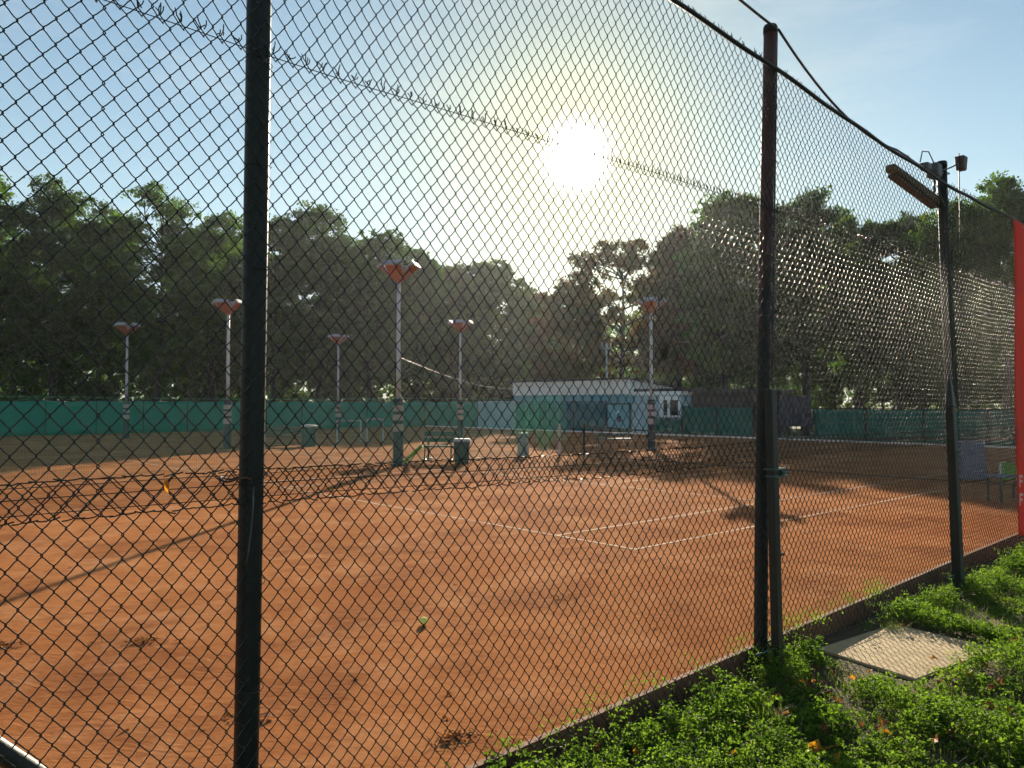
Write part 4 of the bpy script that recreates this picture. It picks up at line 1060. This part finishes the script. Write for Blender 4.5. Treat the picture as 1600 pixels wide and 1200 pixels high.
m = MB(); m.hexa([P(TC - .08, n0 - .05, 2.30), P(tb3, n0 - .05, 2.30), P(tb3, n0 - .003, 2.30), P(TC - .08, n0 - .003, 2.30), P(TC - .08, n0 - .05, zf_ - .04), P(tb3, n0 - .05, zb_ - .04), P(tb3, n0 - .003, zb_ - .04), P(TC - .08, n0 - .003, zf_ - .04)]); m.build('gable', M['white'], ch)
m = MB(); m.hexa([P(TC - .35, n0 - .3, zf_ + .01), P(tb3 + .2, n0 - .3, zb_ - .02), P(tb3 + .2, n1 + .6, zb_ - .02), P(TC - .35, n1 + .6, zf_ + .01), P(TC - .35, n0 - .3, zf_ + .09), P(tb3 + .2, n0 - .3, zb_ + .07), P(tb3 + .2, n1 + .6, zb_ + .07), P(TC - .35, n1 + .6, zf_ + .09)]); rf = m.build('roof', M['roof'], ch)
m = MB(); m.tn(TC - .11, TC - .101, n_on(946, TC) - .03, n_on(946, TC) + .03, 2.36, zf_ - .05); m.build('downpipe', M['grey_pole'], ch)
c = at(948, 592, 54); m = MB(); m.pipe(c - UP * .3, c + UP * 2.4, .07, 10); m.pipe(c + UP * 1.95, c + UP * 2.15, .11, 10)
for k in (-1, 0, 1): m.pipe(c + UP * 2.05 + np.array([k * .3, 0, 0]), c + UP * 2.5 + np.array([k * .3, 0, 0]), .04, 6)
m.pipe(c + UP * 2.1 - np.array([.35, 0, 0]), c + UP * 2.1 + np.array([.35, 0, 0]), .04, 6); m.build('vent_mast', M['grey_pole'], ch)
TX = 33.6; nx0, nx1 = n_on(1066, TX), n_on(982, TX)
ex = thing('annex', P(TX, nx0, 0), 'white-fronted flat-roofed annex with a window right of the clubhouse', 'building')
m = MB(); m.tn(TX, TX + 6, nx0, nx1 - .1, -.1, 2.30); m.build('wall', M['blue_wall'], ex)
m = MB(); m.tn(TX - .06, TX + 6.05, nx0 - .05, nx1 - .1, 2.302, 2.52); m.build('fascia', M['white'], ex)
m = MB(); m.tn(TX - .08, TX + 6.2, nx0 - .2, nx1 - .06, 2.523, 2.70); m.build('roof', M['roof'], ex)
wa, wb = n_on(1063, TX), n_on(1031, TX)
m = MB(); m.tn(TX - .02, TX - .004, wa, wb, 1.05, 1.98); wn = m.build('window', M['glass'], ex)
m = MB(); fw = .13
for a, b_ in ((wa - .02, wa + fw), (wb - fw - .15, wb), ((wa + wb) / 2 - .02, (wa + wb) / 2 + .16)): m.tn(TX - .06, TX - .022, a, b_, .96, 2.06)
m.tn(TX - .055, TX - .023, wa, wb, 1.99, 2.25); m.tn(TX - .055, TX - .023, wa, wb, .97, 1.07); m.build('frame', M['white'], wn)
TS = 34.5; ns0, ns1 = n_on(1165, TS), n_on(1068, TS)
sh = thing('shed', P(TS, ns0, 0), 'long dark boarded shed between the annex window and the second fence post', 'shed')
m = MB(); m.tn(TS, TS + 5, ns0, ns1, -.1, 2.45); m.build('wall', M['shed'], sh); m = MB(); m.tn(TS - .3, TS + 5.2, ns0 - .3, ns1 + .1, 2.452, 2.62); m.build('roof', M['roof'], sh)
c = at(1236, 622, 44); ct = thing('container', (c[0], c[1], GZ), 'dark blue steel container beyond the courts right of the stub post', 'container')
X0 = (1218 - 800) / FOC * 44; X1 = (1268 - 800) / FOC * 44
m = MB(); m.hexa([(X0, 44, .5), (X1, 44, .5), (X1 + .9, 47, .5), (X0 + .9, 47, .5), (X0, 44, 2.15), (X1, 44, 2.15), (X1 + .9, 47, 2.15), (X0 + .9, 47, 2.15)])
for k in range(9): x = X0 + (X1 - X0) * (k + .5) / 9; m.obox((x, 43.985, 1.3), [.05, 0, 0], [0, .02, 0], [0, 0, .75])
m.build('body', M['blue'], ct)
m = MB(); m.hexa([(X0 - .05, 43.95, 2.153), (X1 + .05, 43.95, 2.153), (X1 + .95, 47.05, 2.153), (X0 + .85, 47.05, 2.153), (X0 - .05, 43.95, 2.22), (X1 + .05, 43.95, 2.22), (X1 + .95, 47.05, 2.22), (X0 + .85, 47.05, 2.22)]); m.build('roof', M['roof'], ct)
m = MB()
for x in (X0 + .2, X1 - .2): m.obox((x, 44.4, .2), [.15, 0, 0], [0, .3, 0], [0, 0, .3])
m.build('support', M['shed'], ct)
c = at(229, 634, 56); vn = thing('white_van', (c[0], c[1], GZ), 'white van roof showing above the far green screen on the left', 'van')
m = MB(); m.obox((c[0], c[1], 1.15), [1.05, 0, 0], [0, 1.6, 0], [0, 0, .78]); o = m.build('body', M['white'], vn); bv = o.modifiers.new('b', 'BEVEL'); bv.width = .2; bv.segments = 3
m = MB(); m.obox((c[0], c[1] - 1.605, 1.5), [.85, 0, 0], [0, .01, 0], [0, 0, .25]); m.build('window', M['glass'], vn)
for sx_ in (-1, 1):
    for sy in (-1, 1):
        m = MB(); m.pipe((c[0] + sx_ * .8, c[1] + sy * 1.0, .25), (c[0] + sx_ * 1.06, c[1] + sy * 1.0, .25), .33, 16); m.build('wheel', M['cable'], vn)

# ------------------------------------------------------------------ trees
def tree(px, top, hw, Y, mat, label, name='broadleaf_tree', leaves=40000, lsize=(.16, .34), base=.12, seed=None, ncl=88, cat='tree', gap=1.0, group='trees around the courts', trunk_k=1.0):
    r = np.random.default_rng(seed if seed is not None else int(px * 7 + top) % 9973 + 13)
    X = (px - 800) / FOC * Y; H = EYE + (HOR - top) / FOC * Y - GZ; Rw = hw * (1.22 if name != 'shrub' else 1.0) / FOC * Y
    root = thing(name, (X, Y, GZ), label, cat, group); B0 = np.array([X, Y, GZ])
    lo = base * H; cz = (lo + H) / 2 + .04 * H; rz = (H - lo) / 2
    # clump centres through the crown, more of them near its skin; fuller below the middle
    d = rand_unit(r, ncl); rad = r.uniform(.2, 1, ncl) ** .36
    prof = np.where(d[:, 2] < 0, 1.0, .92)
    cc = np.stack([d[:, 0] * rad * Rw * .84 * prof, d[:, 1] * rad * Rw * .84 * prof, d[:, 2] * rad * rz * .90], 1)
    cc[:, :2] += r.normal(0, .06 * Rw, (ncl, 2)); cc[:, 2] += cz
    crad = r.uniform(.20, .36, ncl) * Rw * gap
    # trunk and limbs
    m = MB(); r0 = (.011 * H + .06) * trunk_k; zt_ = .80 * H; bend = r.normal(0, .02 * H, 2)
    tz = np.linspace(0, 1, 9); tp = np.stack([bend[0] * np.sin(tz * 2.2), bend[1] * np.sin(tz * 2.0), tz * zt_], 1)
    m.tubes(B0 + tp, r0 * (1.25 - 1.1 * tz) * np.where(tz == 0, 1.3, 1), 9, cap=True)
    for i in range(min(ncl, 30)):
        f = np.clip((cc[i, 2] - .35 * math.hypot(cc[i, 0], cc[i, 1])) / zt_, .16, .93); s0 = np.array([np.interp(f, tz, tp[:, k]) for k in range(3)])
        u = np.linspace(0, 1, 6)[:, None]; e = cc[i]; mid = (s0 + e) / 2 + np.array([0, 0, .05 * H * r.uniform(-.2, 1)]) + r.normal(0, .03 * H, 3)
        path = s0 * (1 - u) ** 2 + 2 * mid * u * (1 - u) + e * u ** 2
        m.tubes(B0 + path, np.linspace(r0 * .42, r0 * .07, 6) * (1.15 - f * .5), 6)
        for _ in range(2):
            e2 = e + r.normal(0, 1, 3) * crad[i] * .5; s2 = path[3]; u2 = np.linspace(0, 1, 4)[:, None]
            m.tubes(B0 + s2 + (e2 - s2) * u2 + np.array([0, 0, .02 * H]) * 4 * u2 * (1 - u2), np.linspace(r0 * .13, r0 * .03, 4), 5)
    m.build('trunk', M['bark'], root, smooth=True)
    # leaves in sprays: each clump is made of smaller sprays so that edges and gaps are ragged
    wgt = crad ** 2; wgt /= wgt.sum(); nsp = max(200, leaves // 26)
    ci = r.choice(ncl, nsp, p=wgt); so = rand_unit(r, nsp) * (r.uniform(0, 1, nsp) ** .5)[:, None]
    sc_ = cc[ci] + so * np.stack([crad[ci], crad[ci], crad[ci] * .68], 1)
    sr = r.uniform(.22, .55, nsp) * np.clip(.035 * H, .25, .9)
    li = r.integers(0, nsp, leaves); lo_ = r.standard_normal((leaves, 3)) * np.stack([sr[li], sr[li], sr[li] * .55], 1) * .75
    c = B0 + sc_[li] + lo_
    ax = rand_unit(r, leaves); ax[:, 2] -= .25; ax /= np.linalg.norm(ax, axis=1, keepdims=True)
    nr = rand_unit(r, leaves) + [0, 0, .7]; nr -= ax * np.sum(nr * ax, 1, keepdims=True); nr /= np.linalg.norm(nr, axis=1, keepdims=True)
    L = r.uniform(*lsize, leaves) * (Y / 62); v_, q_ = kites(c, ax, nr, L, L * r.uniform(.5, .85, leaves))
    MB().add(v_, q_).build('crown', mat, root)
    return root


TR = [
    (-45, 258, 85, 54, 'f_mid', 'tall tree with olive top cut by the left edge of the photo', {}),
    (85, 283, 80, 57, 'f_dark', 'broad dark green tree second from the left edge', dict(gap=.92)),
    (240, 288, 90, 60, 'f_mid', 'broad tree with yellowish top between the left edge and the nearest post', dict(gap=.95)),
    (335, 322, 62, 68, 'f_mid', 'smaller yellow-green tree just left of the nearest post', {}),
    (425, 340, 72, 66, 'f_dark', 'dark tree showing right behind the nearest post', {}),
    (497, 328, 78, 70, 'f_dark', 'tallest dark tree between the nearest post and the nearest floodlight standard', dict(leaves=44000)),
    (585, 366, 66, 68, 'f_dark', 'dark tree behind the nearest orange floodlight head', dict(leaves=42000)),
    (650, 382, 50, 76, 'f_dark', 'narrow dark tree right of the nearest floodlight head', dict(leaves=42000)),
    (708, 414, 58, 88, 'f_olive', 'hazy olive tree left of the open sky below the sun', dict(base=.08, leaves=42000)),
    (770, 404, 62, 91, 'f_olive', 'hazy olive tree with a spiky top below left of the sun', dict(base=.06, leaves=42000)),
    (838, 452, 48, 96, 'f_olive', 'low hazy tree at the dip in the tree line below the sun', dict(base=.06)),
    (890, 425, 56, 72, 'f_red', 'small reddish tree above the left part of the clubhouse', dict(gap=.78, leaves=20000)),
    (965, 355, 92, 68, 'f_red', 'tall thin-crowned red maple above the clubhouse roof', dict(gap=.50, leaves=24000, ncl=120)),
    (1062, 348, 58, 62, 'f_red', 'reddish brown tree right of the thin-crowned maple', dict(gap=.9)),
    (1135, 300, 66, 57, 'f_mid', 'dense tree with a yellow edge left of the second fence post', dict(leaves=44000)),
    (1190, 274, 70, 54, 'f_dark', 'tallest dark tree rising behind the second fence post', dict(leaves=46000)),
    (1262, 288, 66, 52, 'f_dark', 'rounded dark tree right of the second fence post', dict(leaves=44000)),
    (1340, 326, 62, 54, 'f_mid', 'rounded tree midway between the second and third posts', dict(leaves=42000)),
    (1405, 330, 56, 52, 'f_dark', 'dark tree below the strip floodlight', dict(leaves=42000)),
    (1450, 375, 50, 58, 'f_dark', 'lower dark tree directly behind the third post', {}),
    (1505, 284, 62, 40, 'f_mid', 'fresh green tree immediately right of the third post', dict(lsize=(.17, .32))),
    (1572, 276, 60, 43, 'f_mid', 'fresh green tree behind the top of the red banner', dict(lsize=(.17, .32))),
    (1655, 285, 75, 45, 'f_dark', 'tree at the right edge of the photo beyond the red banner', dict(lsize=(.17, .32))),
]
TR += [(160, 318, 70, 78, 'f_dark', 'dark tree filling the gap between the two broad trees at the left', {}), (20, 330, 70, 74, 'f_dark', 'dark tree behind the olive tree at the left edge', {}), (300, 352, 60, 84, 'f_dark', 'dark tree set back behind the yellowish trees left of the nearest post', {}),
       (385, 372, 60, 86, 'f_dark', 'low dark tree set back just left of the nearest post', {}), (545, 392, 60, 84, 'f_dark', 'dark tree set back left of the nearest floodlight head', {}), (618, 402, 50, 88, 'f_dark', 'dark tree set back right of the nearest floodlight pole', {}),
       (1100, 372, 60, 74, 'f_dark', 'dark tree set back right of the maple', {}), (1300, 352, 60, 68, 'f_dark', 'dark tree set back in the dip right of the second post', {}), (1480, 352, 60, 60, 'f_dark', 'dark tree set back right of the third post', {})]
for px, top, hw, Y, mt, lab, kw in TR: tree(px, top, hw, Y, M[mt], lab, **kw)
# understorey behind the screens
SH = [(-10, 525, 80, 62, 'f_mid', 'leafy shrub behind the teal screen at the left edge'), (110, 540, 70, 66, 'f_mid', 'bushy shrub behind the screen under the broad dark tree'), (215, 513, 75, 70, 'f_mid', 'tall shrub behind the leftmost floodlight standard'),
      (300, 521, 60, 72, 'f_mid', 'bushy shrub behind the screen left of the nearest post'), (380, 525, 70, 76, 'f_mid', 'shrub hidden partly by the nearest post'), (465, 530, 70, 78, 'f_dark', 'dark shrub right of the nearest post'), (545, 525, 70, 78, 'f_dark', 'dark shrub behind the farthest floodlight standard'),
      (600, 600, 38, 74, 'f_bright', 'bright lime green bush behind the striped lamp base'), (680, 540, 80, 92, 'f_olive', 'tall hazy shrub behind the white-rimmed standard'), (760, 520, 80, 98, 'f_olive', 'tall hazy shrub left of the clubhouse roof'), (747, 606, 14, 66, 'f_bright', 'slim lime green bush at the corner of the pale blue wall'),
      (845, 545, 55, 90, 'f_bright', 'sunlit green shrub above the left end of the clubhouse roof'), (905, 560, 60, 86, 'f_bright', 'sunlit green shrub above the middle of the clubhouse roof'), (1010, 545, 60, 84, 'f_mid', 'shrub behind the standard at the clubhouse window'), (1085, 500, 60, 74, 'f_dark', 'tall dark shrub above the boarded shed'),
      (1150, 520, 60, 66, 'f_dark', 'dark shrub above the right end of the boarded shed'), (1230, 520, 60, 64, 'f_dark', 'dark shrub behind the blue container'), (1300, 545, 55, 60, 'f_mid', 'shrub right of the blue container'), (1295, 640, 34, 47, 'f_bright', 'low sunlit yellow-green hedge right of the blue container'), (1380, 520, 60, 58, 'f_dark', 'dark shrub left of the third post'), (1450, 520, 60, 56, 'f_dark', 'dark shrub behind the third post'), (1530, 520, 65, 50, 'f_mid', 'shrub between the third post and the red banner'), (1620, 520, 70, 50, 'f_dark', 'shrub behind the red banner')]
for px, top, hw, Y, mt, lab in SH:
    big = top < 590
    tree(px, top, hw, Y, M[mt], lab, name='shrub', cat='shrub', base=.03, leaves=16000 if big else 5000, ncl=36 if big else 16, lsize=(.13, .26) if big else (.10, .18), group='shrubs behind the screens', gap=1.15, trunk_k=.5)
# far wood closing the view
fw_ = MB(); r = np.random.default_rng(77); k = 60000
x = r.uniform(-150, 150, k); y = r.uniform(118, 135, k); hmax = 9 + 5 * vnoise(x + 200, y * 0, .06, 14) + 3 * vnoise(x + 200, y * 0, .3, 15); z = hmax * r.uniform(0, 1, k) ** .8
c = np.stack([x, y, z], 1); ax = rand_unit(r, k); nr = rand_unit(r, k); nr -= ax * np.sum(nr * ax, 1, keepdims=True); nr /= np.linalg.norm(nr, axis=1, keepdims=True)
L = r.uniform(.5, 1.1, k); v_, q_ = kites(c, ax, nr, L, L * .75); fw_.add(v_, q_)
tag(fw_.build('far_wood', M['f_mid']), 'distant line of trees closing the view beyond the courts', 'wood', kind='stuff')
